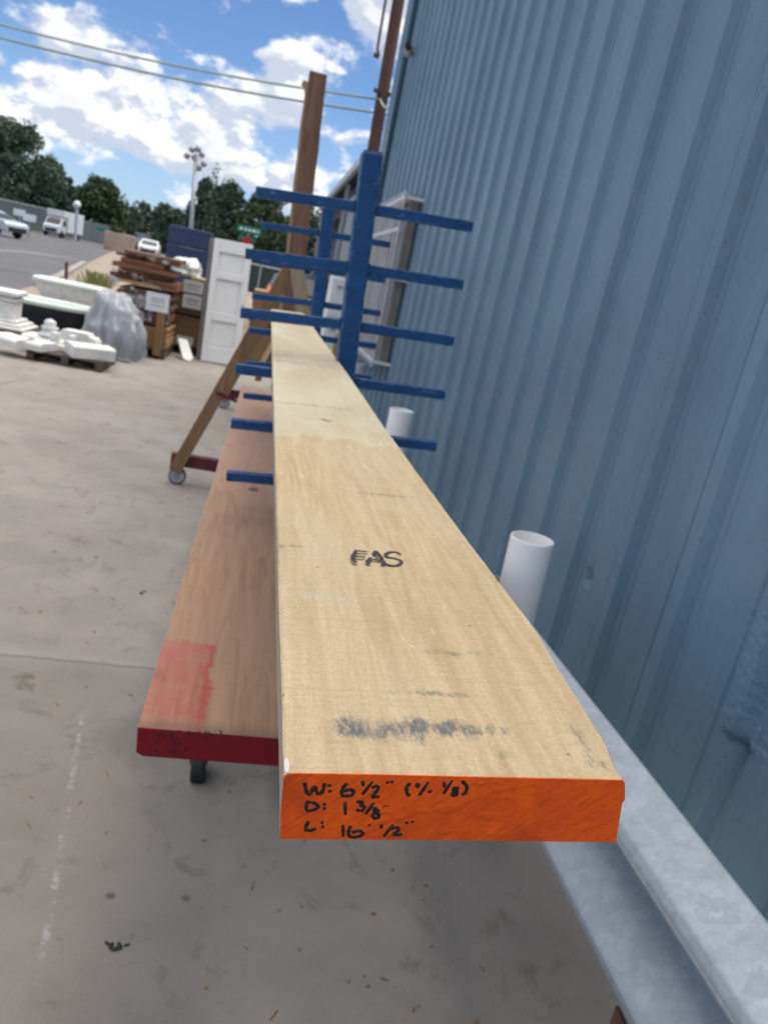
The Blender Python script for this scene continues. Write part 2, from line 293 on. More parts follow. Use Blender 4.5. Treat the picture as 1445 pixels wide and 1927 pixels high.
# pinkish mahogany board with red wash at the near left corner
def f(g):
    o = g.o; x, y, z = g.sep(o)
    grain = g.noise(g.scale(o, (22, 1.3, 22)), 2.6, 5, .6, 1.2); tone = g.noise(g.scale(o, (3, 1, 1)), 1.8, 4, .6)
    col = g.mix(g.mapr(grain, .3, .72), (.30, .175, .105), (.42, .265, .165)); col = g.mix(g.mapr(tone, .4, .7, 0, .6), col, (.38, .24, .17))
    sw = g.noise(g.scale(o, (2, 60, 1)), 2.0, 4, .7); col = g.mix(g.mapr(sw, .5, .75, 0, .3), col, (.26, .15, .11))
    pale = g.mapr(y, 1.5, 3.0, 0, .5); col = g.mix(pale, col, (.46, .29, .235))
    e = g.m('MULTIPLY', g.m('SUBTRACT', g.noise(o, 34, 5, .7), .5), .034)
    b = g.m('ADD', -.075 + .083, g.m('ADD', e, g.m('MULTIPLY', g.m('SUBTRACT', y, .95), .0)))
    msk = g.m('MULTIPLY', g.mapr(g.m('SUBTRACT', x, b), .004, -.004), g.m('MULTIPLY', g.mapr(g.m('ADD', y, e), 1.235, 1.22), g.mapr(g.m('ADD', y, e), .975, .99, .55, 1)))
    col = g.mix(g.m('MULTIPLY', g.m('MULTIPLY', msk, g.mapr(g.noise(o, 26, 5, .7), .3, .65, .45, 1.1)), .48), col, (.44, .055, .065)); edge = g.m('MULTIPLY', msk, g.mapr(g.m('SUBTRACT', x, b), -.016, -.004)); col = g.mix(g.m('MULTIPLY', edge, .45), col, (.42, .02, .04))
    dk = g.mapr(g.m('ADD', y, e), .985, .955); col = g.mix(g.m('MULTIPLY', dk, .45), col, (.13, .085, .07))
    for (kx, ky, kr) in ((.055, 2.33, .018),):
        r = g.v('LENGTH', g.v('MULTIPLY', g.v('SUBTRACT', o, (kx, ky, 0)), (1, .6, 0))); rr = g.m('ADD', r, g.m('MULTIPLY', e, .5))
        col = g.mix(g.mapr(rr, kr, kr*.7, 0, .85), col, (.09, .045, .025)); col = g.mix(g.mapr(rr, kr*.45, kr*.2, 0, .7), col, (.25, .13, .06))
    cl = g.noise(g.scale(o, (2, 1, 1)), 9, 4, .6); col = g.mix(g.m('MULTIPLY', g.mapr(cl, .58, .75), .35), col, (.15, .11, .09))
    g.put(g.b.inputs['Base Color'], col); g.b.inputs['Roughness'].default_value = .72; g.b.inputs['Specular IOR Level'].default_value = .3; bump(g, g.m('ADD', sw, grain), .3, .001)
M['pink_wood'] = mat('pink_wood', f)
def woodm(name, c1, c2, sx=(20, 20, 1.2), rough=.75):
    def f(g):
        o = g.o; n = g.noise(g.scale(o, sx), 2.2, 5, .62, .8); t = g.noise(o, 2.5, 3)
        col = g.mix(g.mapr(n, .3, .7), c2, c1); col = g.mix(g.mapr(t, .45, .75, 0, .4), col, tuple(c*.7 for c in c2))
        g.put(g.b.inputs['Base Color'], col); g.b.inputs['Roughness'].default_value = rough; bump(g, n, .25, .002)
    return mat(name, f)
M['leg_wood'] = woodm('leg_wood', (.30, .175, .085), (.20, .11, .05))
M['leg_pale'] = woodm('leg_pale', (.44, .34, .22), (.33, .24, .15))
M['tall_wood'] = woodm('tall_wood', (.27, .15, .095), (.17, .088, .055))
M['tall_edge'] = woodm('tall_edge', (.42, .30, .18), (.30, .20, .12))
M['deck_wood'] = woodm('deck_wood', (.43, .27, .135), (.30, .17, .085), (1.2, 20, 20))
M['dark_wood'] = woodm('dark_wood', (.24, .12, .065), (.12, .058, .036), (1.2, 20, 20))
M['red_wood'] = woodm('red_wood', (.31, .12, .055), (.18, .07, .035), (1.2, 20, 20))
M['pallet_wood'] = woodm('pallet_wood', (.13, .095, .07), (.07, .05, .038), (1.2, 20, 20))
M['pole_wood'] = woodm('pole_wood', (.115, .055, .04), (.065, .032, .026), (9, 9, .5))
M['maroon'] = simple('maroon', (.16, .012, .02), (.09, .01, .015), .5, 10)
M['rubber'] = simple('rubber', (.025, .025, .028), (.015, .015, .017), .7, 10)
M['grey_rubber'] = simple('grey_rubber', (.17, .18, .19), (.12, .13, .14), .6, 10)
M['white_paint'] = simple('white_paint', (.88, .88, .87), (.82, .82, .81), .5, 4, bumps=.05)
M['white_metal'] = simple('white_metal', (.82, .83, .84), (.70, .71, .73), .5, 6, spot=(.4, .33, .28))
M['frame_brown'] = simple('frame_brown', (.24, .22, .20), (.17, .155, .14), .6, 6)
M['blind_grey'] = simple('blind_grey', (.22, .23, .25), (.15, .16, .18), .5, 3)
M['glass_dark'] = simple('glass_dark', (.06, .065, .07), (.04, .04, .045), .12, 2)
M['stone_white'] = simple('stone_white', (.78, .78, .76), (.62, .62, .60), .7, 9, spot=(.45, .44, .4), bumps=.2)
M['enamel'] = simple('enamel', (.76, .82, .78), (.68, .75, .72), .18, 3)
M['black_enamel'] = simple('black_enamel', (.008, .013, .026), (.005, .008, .016), .4, 4)
M['paper'] = simple('paper', (.78, .79, .80), (.72, .73, .74), .6, 20)
M['paper_print'] = simple('paper_print', (.30, .31, .33), (.2, .2, .22), .7, 60)
M['navy'] = simple('navy', (.028, .045, .125), (.02, .033, .10), .55, 3, spot=(.09, .10, .16))
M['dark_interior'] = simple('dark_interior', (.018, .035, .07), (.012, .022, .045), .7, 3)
M['grey_panel'] = simple('grey_panel', (.28, .32, .35), (.22, .25, .28), .6, 1.2)
M['fascia'] = simple('fascia', (.42, .47, .52), (.35, .4, .45), .5, 2)
M['yellow'] = simple('yellow', (.34, .26, .02), (.25, .19, .02), .5, 5)
M['sign_green'] = simple('sign_green', (.01, .21, .14), (.01, .17, .12), .5, 5)
M['orange'] = simple('orange', (.85, .16, .05), (.6, .1, .03), .5, 5)
M['sign_red'] = simple('sign_red', (.45, .02, .03), (.35, .02, .02), .5, 5)
M['wire'] = simple('wire', (.34, .42, .40), (.28, .35, .33), .6, 2)
M['car_silver'] = simple('car_silver', (.52, .56, .62), (.45, .49, .54), .25, 1, .3)
M['car_white'] = simple('car_white', (.72, .74, .77), (.66, .68, .71), .3, 1)
M['car_black'] = simple('car_black', (.02, .024, .03), (.014, .016, .02), .2, 1)
M['brick_far'] = simple('brick_far', (.42, .33, .27), (.33, .25, .2), .8, 1)
M['dark_green'] = simple('dark_green', (.03, .05, .045), (.02, .033, .03), .8, 2)
M['roof_far'] = simple('roof_far', (.17, .19, .22), (.12, .14, .17), .8, 1)
M['bark'] = simple('bark', (.07, .052, .04), (.04, .03, .024), .9, 6)
M['bag_blue'] = simple('bag_white', (.70, .76, .75), (.45, .52, .52), .45, 7)
def plasticf(g):
    n = g.noise(g.scale(g.o, (3, 3, 1)), 4, 5, .7)
    g.put(g.b.inputs['Base Color'], g.mix(g.mapr(n, .3, .7), (.36, .39, .43), (.56, .59, .64))); g.b.inputs['Roughness'].default_value = .3
    g.b.inputs['Transmission Weight'].default_value = .12; g.b.inputs['Alpha'].default_value = .86; bump(g, n, .4, .02)
M['plastic'] = mat('plastic', plasticf)
def wrapf(g):
    n = g.noise(g.o, 9, 5, .75)
    g.put(g.b.inputs['Base Color'], (.55, .56, .60)); g.b.inputs['Roughness'].default_value = .25
    g.put(g.b.inputs['Alpha'], g.mapr(n, .48, .66, .0, .8)); bump(g, n, .6, .03)
M['wrap'] = mat('wrap', wrapf)
def leafm(name, c1, c2):
    def f(g):
        r = g.n('ShaderNodeNewGeometry').outputs['Random Per Island']; n = g.noise(g.o, .35, 3)
        col = g.mix(g.m('MULTIPLY', g.m('ADD', r, n), .5), c1, c2); g.put(g.b.inputs['Base Color'], col); g.b.inputs['Roughness'].default_value = .7
        g.b.inputs['Specular IOR Level'].default_value = .2
    return mat(name, f)
M['leaf_dark'] = leafm('leaf_dark', (.050, .080, .064), (.120, .165, .110))
M['leaf_mid'] = leafm('leaf_mid', (.042, .076, .042), (.12, .17, .08))
M['leaf_pale'] = leafm('leaf_pale', (.06, .085, .06), (.13, .16, .10))
M['weed'] = leafm('weed', (.16, .17, .05), (.30, .28, .12))
def f(g):
    x, y, z = g.sep(g.o); a = g.m('ABSOLUTE', g.m('SUBTRACT', g.m('FRACT', g.m('MULTIPLY', g.m('ADD', x, z), 2.0)), .5))
    g.put(g.b.inputs['Base Color'], g.mix(g.noise(g.o, .4, 3), (.07, .095, .10), (.12, .15, .16))); g.b.inputs['Roughness'].default_value = .7
M['fence_screen'] = mat('fence_screen', f)

# ---------------------------------------------------------------- mesh helpers
def put(o, parent=None):
    C.objects.link(o)
    if parent: o.parent = parent
    return o
def obj(name, bm, m, parent=None, smooth=False, loc=None, bev=0):
    me = bpy.data.meshes.new(name)
    bmesh.ops.recalc_face_normals(bm, faces=bm.faces[:]); bm.to_mesh(me); bm.free()
    if smooth:
        for p in me.polygons: p.use_smooth = True
    me.materials.append(M[m] if isinstance(m, str) else m)
    o = bpy.data.objects.new(name, me); put(o, parent)
    if loc is not None: o.location = loc
    if bev:
        b = o.modifiers.new('bevel', 'BEVEL'); b.width = bev; b.segments = 2; b.limit_method = 'ANGLE'; b.harden_normals = False
    return o
def thing(name, label, cat, loc=(0, 0, 0), rot=(0, 0, 0), group=None):
    o = bpy.data.objects.new(name, None); C.objects.link(o); o.location = loc; o.rotation_euler = rot; o.empty_display_size = .1
    o['label'] = label; o['category'] = cat
    if group: o['group'] = group
    return o
def tag(o, label, cat, group=None, kind=None):
    o['label'] = label; o['category'] = cat
    if group: o['group'] = group
    if kind: o['kind'] = kind
    return o
def struct(name, bm, m, **k):
    o = obj(name, bm, m, **k); o['kind'] = 'structure'; return o
def B(): return bmesh.new()
def box(bm, c, s, rot=None):
    """box centre c size s, optional rotation matrix"""
    vs = []
    for sx in (-.5, .5):
        for sy in (-.5, .5):
            for sz in (-.5, .5):
                v = Vector((sx*s[0], sy*s[1], sz*s[2]))
                if rot is not None: v = rot @ v
                vs.append(bm.verts.new(v + Vector(c)))
    for f_ in ((0, 1, 3, 2), (4, 6, 7, 5), (0, 4, 5, 1), (2, 3, 7, 6), (0, 2, 6, 4), (1, 5, 7, 3)): bm.faces.new([vs[i] for i in f_])
    return vs
def bx(bm, x0, x1, y0, y1, z0, z1): return box(bm, ((x0+x1)/2, (y0+y1)/2, (z0+z1)/2), (x1-x0, y1-y0, z1-z0))
def tube(bm, pts, rads, n=10, cap=True, flat=None):
    """swept tube; flat = (axis vector, factor) squashes the section along an axis"""
    pts = [Vector(p) for p in pts]; rads = rads if hasattr(rads, '__len__') else [rads]*len(pts); rings = []
    up = Vector((0, 0, 1)) if abs((pts[-1]-pts[0]).normalized().z) < .9 else Vector((1, 0, 0))
    for i, p in enumerate(pts):
        t = (pts[min(i+1, len(pts)-1)] - pts[max(i-1, 0)])
        t = t.normalized() if t.length > 1e-9 else Vector((0, 0, 1))
        a = t.cross(up)
        if a.length < 1e-5: a = t.cross(Vector((0, 1, 0)))
        a.normalize(); b = a.cross(t)
        ring = []
        for k in range(n):
            an = 2*PI*k/n; d = (a*math.cos(an) + b*math.sin(an))*rads[i]
            if flat: ax = Vector(flat[0]); d = d - ax*d.dot(ax)*(1-flat[1])
            ring.append(bm.verts.new(p + d))
        rings.append(ring)
    for r0, r1 in zip(rings, rings[1:]):
        for k in range(n): bm.faces.new((r0[k], r0[(k+1) % n], r1[(k+1) % n], r1[k]))
    if cap: bm.faces.new(rings[0][::-1]); bm.faces.new(rings[-1])
def lathe(bm, prof, n=32, c=(0, 0, 0), axis='Z'):
    rings = []
    for r, h in prof:
        ring = []
        for k in range(n):
            a = 2*PI*k/n
            p = {'Z': (r*math.cos(a), r*math.sin(a), h), 'X': (h, r*math.cos(a), r*math.sin(a)), 'Y': (r*math.cos(a), h, r*math.sin(a))}[axis]
            ring.append(bm.verts.new(Vector(p)+Vector(c)))
        rings.append(ring)
    for r0, r1 in zip(rings, rings[1:]):
        for k in range(n): bm.faces.new((r0[k], r0[(k+1) % n], r1[(k+1) % n], r1[k]))
    return rings
def prism(bm, poly, axis, a0, a1):
    """extrude polygon (2-D) along axis 'x','y','z'"""
    def P3(p, a): return {'x': (a, p[0], p[1]), 'y': (p[0], a, p[1]), 'z': (p[0], p[1], a)}[axis]
    v0 = [bm.verts.new(P3(p, a0)) for p in poly]; v1 = [bm.verts.new(P3(p, a1)) for p in poly]
    n = len(poly); bm.faces.new(v0); bm.faces.new(v1[::-1])
    for i in range(n): bm.faces.new((v0[i], v1[i], v1[(i+1) % n], v0[(i+1) % n]))
def bar(bm, a, b, w_, h_, up=(0, 0, 1)):
    a, b = Vector(a), Vector(b); t = (b-a).normalized(); s = t.cross(Vector(up)).normalized(); u = s.cross(t)
    R_ = Matrix((s, t, u)).transposed(); box(bm, (a+b)/2, (w_, (b-a).length, h_), R_)
def copy_tree(o, parent=None):
    c = o.copy(); C.objects.link(c); c.parent = parent
    for ch in list(o.children): copy_tree(ch, c)
    return c
def catmull(pts, n=6):
    P_ = [Vector((p[0], p[1], 0)) for p in pts]
    if len(P_) < 3: return P_
    out = []; Q = [P_[0]] + P_ + [P_[-1]]
    for i in range(1, len(Q)-2):
        for k in range(n):
            t = k/n; p0, p1, p2, p3 = Q[i-1:i+3]
            out.append(.5*((2*p1)+(p2-p0)*t+(2*p0-5*p1+4*p2-p3)*t*t+(3*p1-p0-3*p2+p3)*t*t*t))
    out.append(P_[-1]); return out

# ================================================================ SETTING
bm = B()   # yard slab sheet large enough to reach the horizon lies as dirt; paved sheets above
bmesh.ops.create_grid(bm, x_segments=2, y_segments=2, size=900)
struct('ground', bm, 'dirt', loc=(0, 0, -.012))
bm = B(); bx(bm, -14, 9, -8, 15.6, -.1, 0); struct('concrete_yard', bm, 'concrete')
bm = B()
rd = [(-60, 15.6), (-4.9, 15.6), (-5.6, 22), (-8.0, 38), (-14, 78), (-11, 120), (-19, 125), (-22, 84), (-60, 62)]
prism(bm, rd, 'z', -.1, -.004); struct('road', bm, 'asphalt')
bm = B()   # kerb of the corner island + gutter
kb = [(-5.3, 20), (-5.9, 24), (-8.0, 37)]
for a, b in zip(kb, kb[1:]): bar(bm, (a[0]+.1, a[1], .03), (b[0]+.1, b[1], .03), .22, .12)
struct('kerb', bm, 'pale_concrete')
bm = B()
pts = []
for k in range(26):
    a = PI*.5 + PI*k/25; pts.append(Vector((-8.8 + 1.6*math.cos(a), 31 + 9.0*math.sin(a), 0)))
for p, q in zip(pts, pts[1:]):
    d = (q-p).normalized(); s = Vector((d.y, -d.x, 0))*.16
    bm.faces.new([bm.verts.new(v) for v in (p-s, q-s, q+s, p+s)])
bmesh.ops.remove_doubles(bm, verts=bm.verts[:], dist=.001)
struct('gutter_arc', bm, 'pale_concrete', loc=(0, 0, .004))
bm = B(); prism(bm, [(-60, 62.3), (-22.2, 84.3), (-19.2, 125), (-60, 125)], 'z', -.1, .06); struct('far_pavement', bm, 'dirt')
bm = B(); prism(bm, [(-5.4, 24), (-7.6, 38), (-10, 52), (-8.5, 52), (-5, 30)], 'z', -.1, .012); struct('verge', bm, 'dirt')

# ================================================================ BLUE METAL BUILDING
XW = 1.24; BY0, BY1 = -3.5, 10.86; BH = 6.0
bl = thing('metal_building', 'tall warehouse clad in ribbed blue metal sheets along the right side', 'building', (XW, 0, 0))
def panel_profile(y0, y1, x=0.0):
    """R-panel: major trapezoid ribs each foot with two low ribs between"""
    pr = []; y = y0; S = .345
    while y < y1:
        for dy, dx in ((0, 0), (.006, -.006), (.016, -.006), (.022, 0), (.038, 0), (.058, -.027), (.112, -.027), (.132, 0), (.150, 0), (.156, -.005), (.164, -.005), (.170, 0)):
            if y + dy < y1: pr.append((x+dx, y+dy))
        y += S
    pr.append((x, y1)); return pr
DENTS = [(.862, 1.16, .10, .05, .035), (1.70, 1.24, .05, .05, .018), (.66, 1.02, .09, .10, .020)]
p_bul = at(1390, 1452, x=XW); p_d2 = at(1105, 1090, x=XW); p_d3 = at(1440, 1330, x=XW)
DENTS = [(p_bul.y, p_bul.z, .034, .034, .026), (p_bul.y, p_bul.z, .016, .014, .03), (p_bul.y+.03, p_bul.z+.05, .03, .018, .022), (p_bul.y-.03, p_bul.z-.045, .02, .022, .016), (p_d2.y, p_d2.z, .028, .036, .016), (p_d3.y, p_d3.z, .05, .08, .006), (1.25, .95, .3, .4, .008)]
pr = panel_profile(BY0 + .05, BY1 - .02)
zs = [0.0]
while zs[-1] < BH: zs.append(zs[-1] + (.010 if .5 < zs[-1] < 1.12 else .25))
bm = B(); fine = []
# densify y between .2 and 2.4 so the dents can deform the sheet
pp = []
for a, b in zip(pr, pr[1:]):
    pp.append(a)
    if .9 < a[1] < 2.7:
        m_ = max(1, int((b[1]-a[1])/.010))
        for k in range(1, m_): t = k/m_; pp.append((a[0]+(b[0]-a[0])*t, a[1]+(b[1]-a[1])*t))
pp.append(pr[-1])
cols = []
for (x_, y_) in pp:
    colv = []
    for z_ in zs:
        dx_ = 0
        for (cy_, cz_, ry, rz, dep) in DENTS:
            r2 = ((y_-cy_)/ry)**2 + ((z_-cz_)/rz)**2
            if r2 < 9: dx_ += dep*math.exp(-r2*1.1)*(1 + .35*noise.noise(Vector((y_*60, z_*60, 3))))
        dx_ += .0015*noise.noise(Vector((y_*1.2, z_*1.0, 0)))
        colv.append(bm.verts.new((x_ + dx_, y_, z_)))
    cols.append(colv)
for a, b in zip(cols, cols[1:]):
    for k in range(len(zs)-1): bm.faces.new((a[k], b[k], b[k+1], a[k+1]))
obj('wall_sheet', bm, 'wall_blue', bl)
bm = B(); lathe(bm, [(.0001, -.002), (.005, -.001), (.0065, .002)], 7, (.030, p_bul.y-.004, p_bul.z-.006), 'X'); obj('puncture', bm, 'rubber', bl)
bm = B(); bx(bm, .08, 14, BY0, BY1 - .04, .0, BH - .05); obj('building_core', bm, 'trim_blue', bl)
bm = B()   # far corner trim, folded channel
prism(bm, [(-.07, BY1 - .55), (-.07, BY1 + .02), (.12, BY1 + .02), (.12, BY1 - .02), (-.05, BY1 - .02), (-.05, BY1 - .53), (-.02, BY1 - .53), (-.02, BY1 - .55)], 'z', 0, BH + .05)
obj('corner_trim', bm, 'trim_blue', bl, bev=.004)
bm = B(); bx(bm, -.09, 14.1, BY0 - .05, BY1 + .08, BH + .052, BH + .25); obj('roof', bm, 'trim_blue', bl)
# window with bars
wy0, wy1, wz0, wz1 = 7.25, 9.15, .905, 2.43
wn = bm = B()
for (a0, a1, b0, b1) in ((wy0, wy1, wz0, wz0+.05), (wy0, wy1, wz1-.05, wz1), (wy0, wy0+.05, wz0+.052, wz1-.052), (wy1-.05, wy1, wz0+.052, wz1-.052), ((wy0+wy1)/2-.025, (wy0+wy1)/2+.025, wz0+.052, wz1-.052)):
    bx(bm, -.11, -.031, a0, a1, b0, b1)
win = obj('window', bm, 'frame_brown', bl, bev=.003)
bm = B(); bx(bm, -.06, -.055, wy0+.05, wy1-.05, wz0+.05, wz1-.05); obj('pane', bm, 'blind_grey', win)
bm = B()
xo = -.165
for zc in (wz0+.03, wz0 + .28, wz0+.80, wz1-.30, wz1-.03): bar(bm, (xo, wy0-.03, zc), (xo, wy1+.03, zc), .016, .03)
for zc in (wz0+.03, wz1-.03, wz0+.8):
    for yy_ in (wy0-.03, wy1+.03): bar(bm, (xo+.01, yy_, zc), (-.001, yy_, zc), .016, .03)
k = 0
yy_ = wy0 - .03
while yy_ < wy1 + .05:
    bx(bm, xo-.020, xo-.008, yy_-.009, yy_+.009, wz0-.02, wz1+.02); yy_ += .20
obj('window_bars', bm, 'white_metal', win)
# wall camera near the corner
lp = at(775, 96, x=XW-.05)
sc_ = thing('security_camera', 'small pale wall light sticking out of the blue corner near the roof', 'wall light', lp)
bm = B(); tube(bm, [(.05, 0, 0), (-.05, 0, .01)], .018, 10); obj('arm', bm, 'grey_steel', sc_)
bm = B(); tube(bm, [(-.02, .10, .0), (-.045, -.02, .02), (-.06, -.09, .01)], [.055, .05, .038], 14); obj('lamp_head', bm, 'pvc_dull', sc_)
bm = B(); lathe(bm, [(.0001, 0), (.04, 0), (.042, .01)], 14, (-.062, -.102, .01), 'Y'); obj('lens', bm, 'rubber', sc_)

# lower wing past the corner
wg = thing('open_shed', 'open fronted shed with pale sloping eave beyond the blue warehouse corner', 'shed', (0, 0, 0))
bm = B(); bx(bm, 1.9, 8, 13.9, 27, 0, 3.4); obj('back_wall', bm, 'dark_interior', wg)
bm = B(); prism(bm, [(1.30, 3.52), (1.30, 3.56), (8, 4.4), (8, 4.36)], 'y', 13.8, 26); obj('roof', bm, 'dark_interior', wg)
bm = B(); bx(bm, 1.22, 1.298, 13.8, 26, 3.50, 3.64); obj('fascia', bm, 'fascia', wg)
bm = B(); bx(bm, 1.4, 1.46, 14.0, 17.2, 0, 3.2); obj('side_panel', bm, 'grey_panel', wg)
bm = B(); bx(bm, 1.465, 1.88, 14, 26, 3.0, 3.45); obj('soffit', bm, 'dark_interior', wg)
for y_ in (13.95, 17.4, 21.5, 25.7):
    bm = B(); bx(bm, 1.31, 1.39, y_-.04, y_+.04, 0, 3.5); obj('post', bm, 'fascia', wg)
# white cabinet + yellow bollard seen between the rack columns
c0 = at(620, 655, z=0)
cb = thing('cabinet', 'white drawer cabinet glimpsed between the two rack columns', 'cabinet', (at(631, 590, y=9.9).x, 9.9, 0))
bm = B(); bx(bm, -.11, .09, 0, .5, 0, 1.62); obj('carcass', bm, 'white_paint', cb, bev=.01)
for z_ in (.1, .62, 1.14):
    d = B(); bx(d, -.10, .08, -.02, -.002, z_, z_+.46); dr = obj('drawer', d, 'white_paint', cb, bev=.005)
    d = B(); bx(d, -.04, .03, -.04, -.021, z_+.36, z_+.38); obj('handle', d, 'grey_steel', dr)
bo = thing('bollard', 'dull yellow bollard beside the white cabinet behind the rack', 'bollard', (at(634, 650, y=9.3).x, 9.3, 0))
bm = B(); lathe(bm, [(.045, 0), (.045, .95), (.035, .985), (.0001, 1.0)], 20); obj('shaft', bm, 'yellow', bo, smooth=True)
bm = B(); lathe(bm, [(.0001, 0), (.09, 0), (.09, .012), (.056, .012)], 20); obj('base', bm, 'yellow', bo)

# ================================================================ GUARD RAIL
gr = thing('guard_rail', 'galvanised steel guard rail running along the foot of the blue wall', 'guard rail', (.783, 0, .762), (-.030, 0, 0))
half = [(0, .156), (-.008, .153), (-.070, .118), (-.082, .106), (-.085, .094), (-.080, .082), (-.026, .040), (-.002, .024), (.012, .010), (.014, 0)]
hp = catmull(half, 5); hp = [(p.x, p.y) for p in hp]; prof = hp + [(x_, -z_) for x_, z_ in hp[-2::-1]]
bm = B(); ys = [-.9 + i*.05 for i in range(63)]; ys[-1] = 2.25
rows = []
for y_ in ys:
    rows.append([bm.verts.new((x_ + .0015*noise.noise(Vector((y_*3, z_*9, 1))), y_, z_)) for x_, z_ in prof])
for a, b in zip(rows, rows[1:]):
    for k in range(len(prof)-1): bm.faces.new((a[k], b[k], b[k+1], a[k+1]))
o = obj('beam', bm, 'galvanised', gr, smooth=True); so_ = o.modifiers.new('thick', 'SOLIDIFY'); so_.thickness = .003; so_.offset = 1
bm = B(); 
for a0, a1 in ((.43, .47),):   # dark slot punched in the valley
    vs = [bm.verts.new(v) for v in ((-.0045, a0, -.004), (-.0045, a1, -.004), (-.0045, a1, .004), (-.0045, a0, .004))]; bm.faces.new(vs)
obj('slot', bm, 'rubber', gr)
def railpost(y_):
    b = B(); bx(b, .006, .012, y_-.05, y_+.05, -.743, .12); bx(b, .012, .10, y_-.003, y_+.003, -.743, .12); bx(b, .10, .106, y_-.05, y_+.05, -.743, .12); return b
for y_ in (-.55, 2.18): obj('post', railpost(y_), 'galvanised', gr)
bm = B(); lathe(bm, [(.0001, 0), (.016, 0), (.016, -.008), (.010, -.014), (.0001, -.015)], 12, (-.006, 2.18, 0), 'X'); obj('bolt', bm, 'grey_steel', gr)
# rusty stub post under the rail
q = at(1190, 1905, x=.74)
rp = thing('rusty_stub_post', 'short rusty steel stub with a bolt under the guard rail at the bottom edge', 'post', (q.x+.01, q.y-.04, 0))
bm = B(); bx(bm, -.035, -.029, -.05, .05, 0, q.z+.0); bx(bm, -.029, .035, -.003, .003, 0, q.z); bx(bm, .035, .041, -.05, .05, 0, q.z); obj('shaft', bm, 'rust_steel', rp)
bm = B(); lathe(bm, [(.0001, -.052), (.014, -.052), (.014, -.036)], 10, (0, -.02, q.z-.03), 'X'); obj('bolt', bm, 'grey_steel', rp)

# ================================================================ PVC PIPES
def pvc(px, py, x, dia, label, mtl='pvc', lean=0.0, h=None, grp=None):
    p = at(px, py, x=x)
    t = thing('upright_pipe', label, 'pipe', (p.x, p.y, 0), (0, lean, 0), grp)
    r = dia/2; h = h or p.z
    b = B(); lathe(b, [(r, 0), (r, h-.003), (r-.001, h), (r-.006, h), (r-.007, h-.003), (r-.007, .02), (.0001, .02)], 40); obj('pipe_wall', b, mtl, t, smooth=True)
    return t
pvc(1016, 1015, .93, .134, 'white plastic pipe standing upright beside the guard rail, nearest the camera', lean=math.radians(-1.5))
pvc(756, 771, .86, .137, 'white plastic pipe standing behind the lowest right rack arm')
pvc(677, 684, .95, .12, 'dull grey pipe stub against the wall below the barred window', 'pvc_dull')
bm = B()

# ================================================================ CANTILEVER RACK (leans about 3.5 degrees)
TILT = math.radians(-3.5)
rk = thing('cantilever_rack', 'blue steel cantilever rack with rows of arms holding long boards', 'rack', (.235, 2.05, 1.36), (0, TILT, 0))
def column(y):
    b = B(); bx(b, -.0255, .0255, y-.0255, y+.0255, -1.27, .545); return b
vert = [.144*(4-k) for k in range(1, 7)] + [-.458]
for yi, y_ in enumerate((0.0, 1.42)):
    dz = -.012*yi
    c_ = obj('column', column(y_), 'rack_blue', rk, bev=.003)
    b = B(); bx(b, -.022, .022, y_-.022, y_+.022, .5455, .549); obj('column_cap', b, 'rack_blue', c_)
    for k, vz in enumerate(vert):
        for s in (-1, 1):
            b = B(); L0, L1 = .0258, .282 - (.004 if s > 0 else .012*(k == 0))
            # slight droop of each arm
            a_ = Vector((s*L0, y_, vz - .013 + dz)); e_ = Vector((s*L1, y_, vz - .013 + dz - .002 - .004*random.random()))
            bar(b, a_, e_, .026, .026); ao = obj('arm', b, 'rack_blue', rk, bev=.0022)
            b = B(); 
            for w_ in range(7): # weld bead
                lathe(b, [(.0001, -.003), (.003, -.0015), (.0035, 0), (.003, .002)], 6, (s*.027, y_ - .014 + w_*.0046, vz - .0005 + dz), 'Z')
            obj('weld', b, 'rack_blue', ao, smooth=True)
b = B(); bx(b, -.03, .03, .027, 1.392, -1.16, -1.10); obj('base_rail', b, 'rack_blue', rk, bev=.003)
b = B(); bx(b, -.012, .012, .0258, 1.394, -.60, -.575); obj('tie_rail', b, 'rack_blue', rk, bev=.002)
for y_ in (-.0, 1.42):
    for s in (-1, 1):
        b = B(); bar(b, (s*.03, y_+.20, -1.133), (s*.29 - (.05 if s < 0 else 0), y_+.20, -1.133), .05, .05); ft = obj('foot', b, 'rack_blue', rk, bev=.003)
        cx_ = s*.24 - (.055 if s < 0 else 0)
        b = B(); lathe(b, [(.0001, -.022), (.05, -.022), (.056, -.014), (.056, .014), (.05, .022), (.0001, .022)], 24, (cx_, y_+.12, -1.290 + s*.014), 'X'); bx(b, cx_-.028, cx_-.024, y_+.10, y_+.14, -1.29, -1.158); bx(b, cx_+.024, cx_+.028, y_+.10, y_+.14, -1.29, -1.158); obj('caster', b, 'rubber', rk, smooth=False)

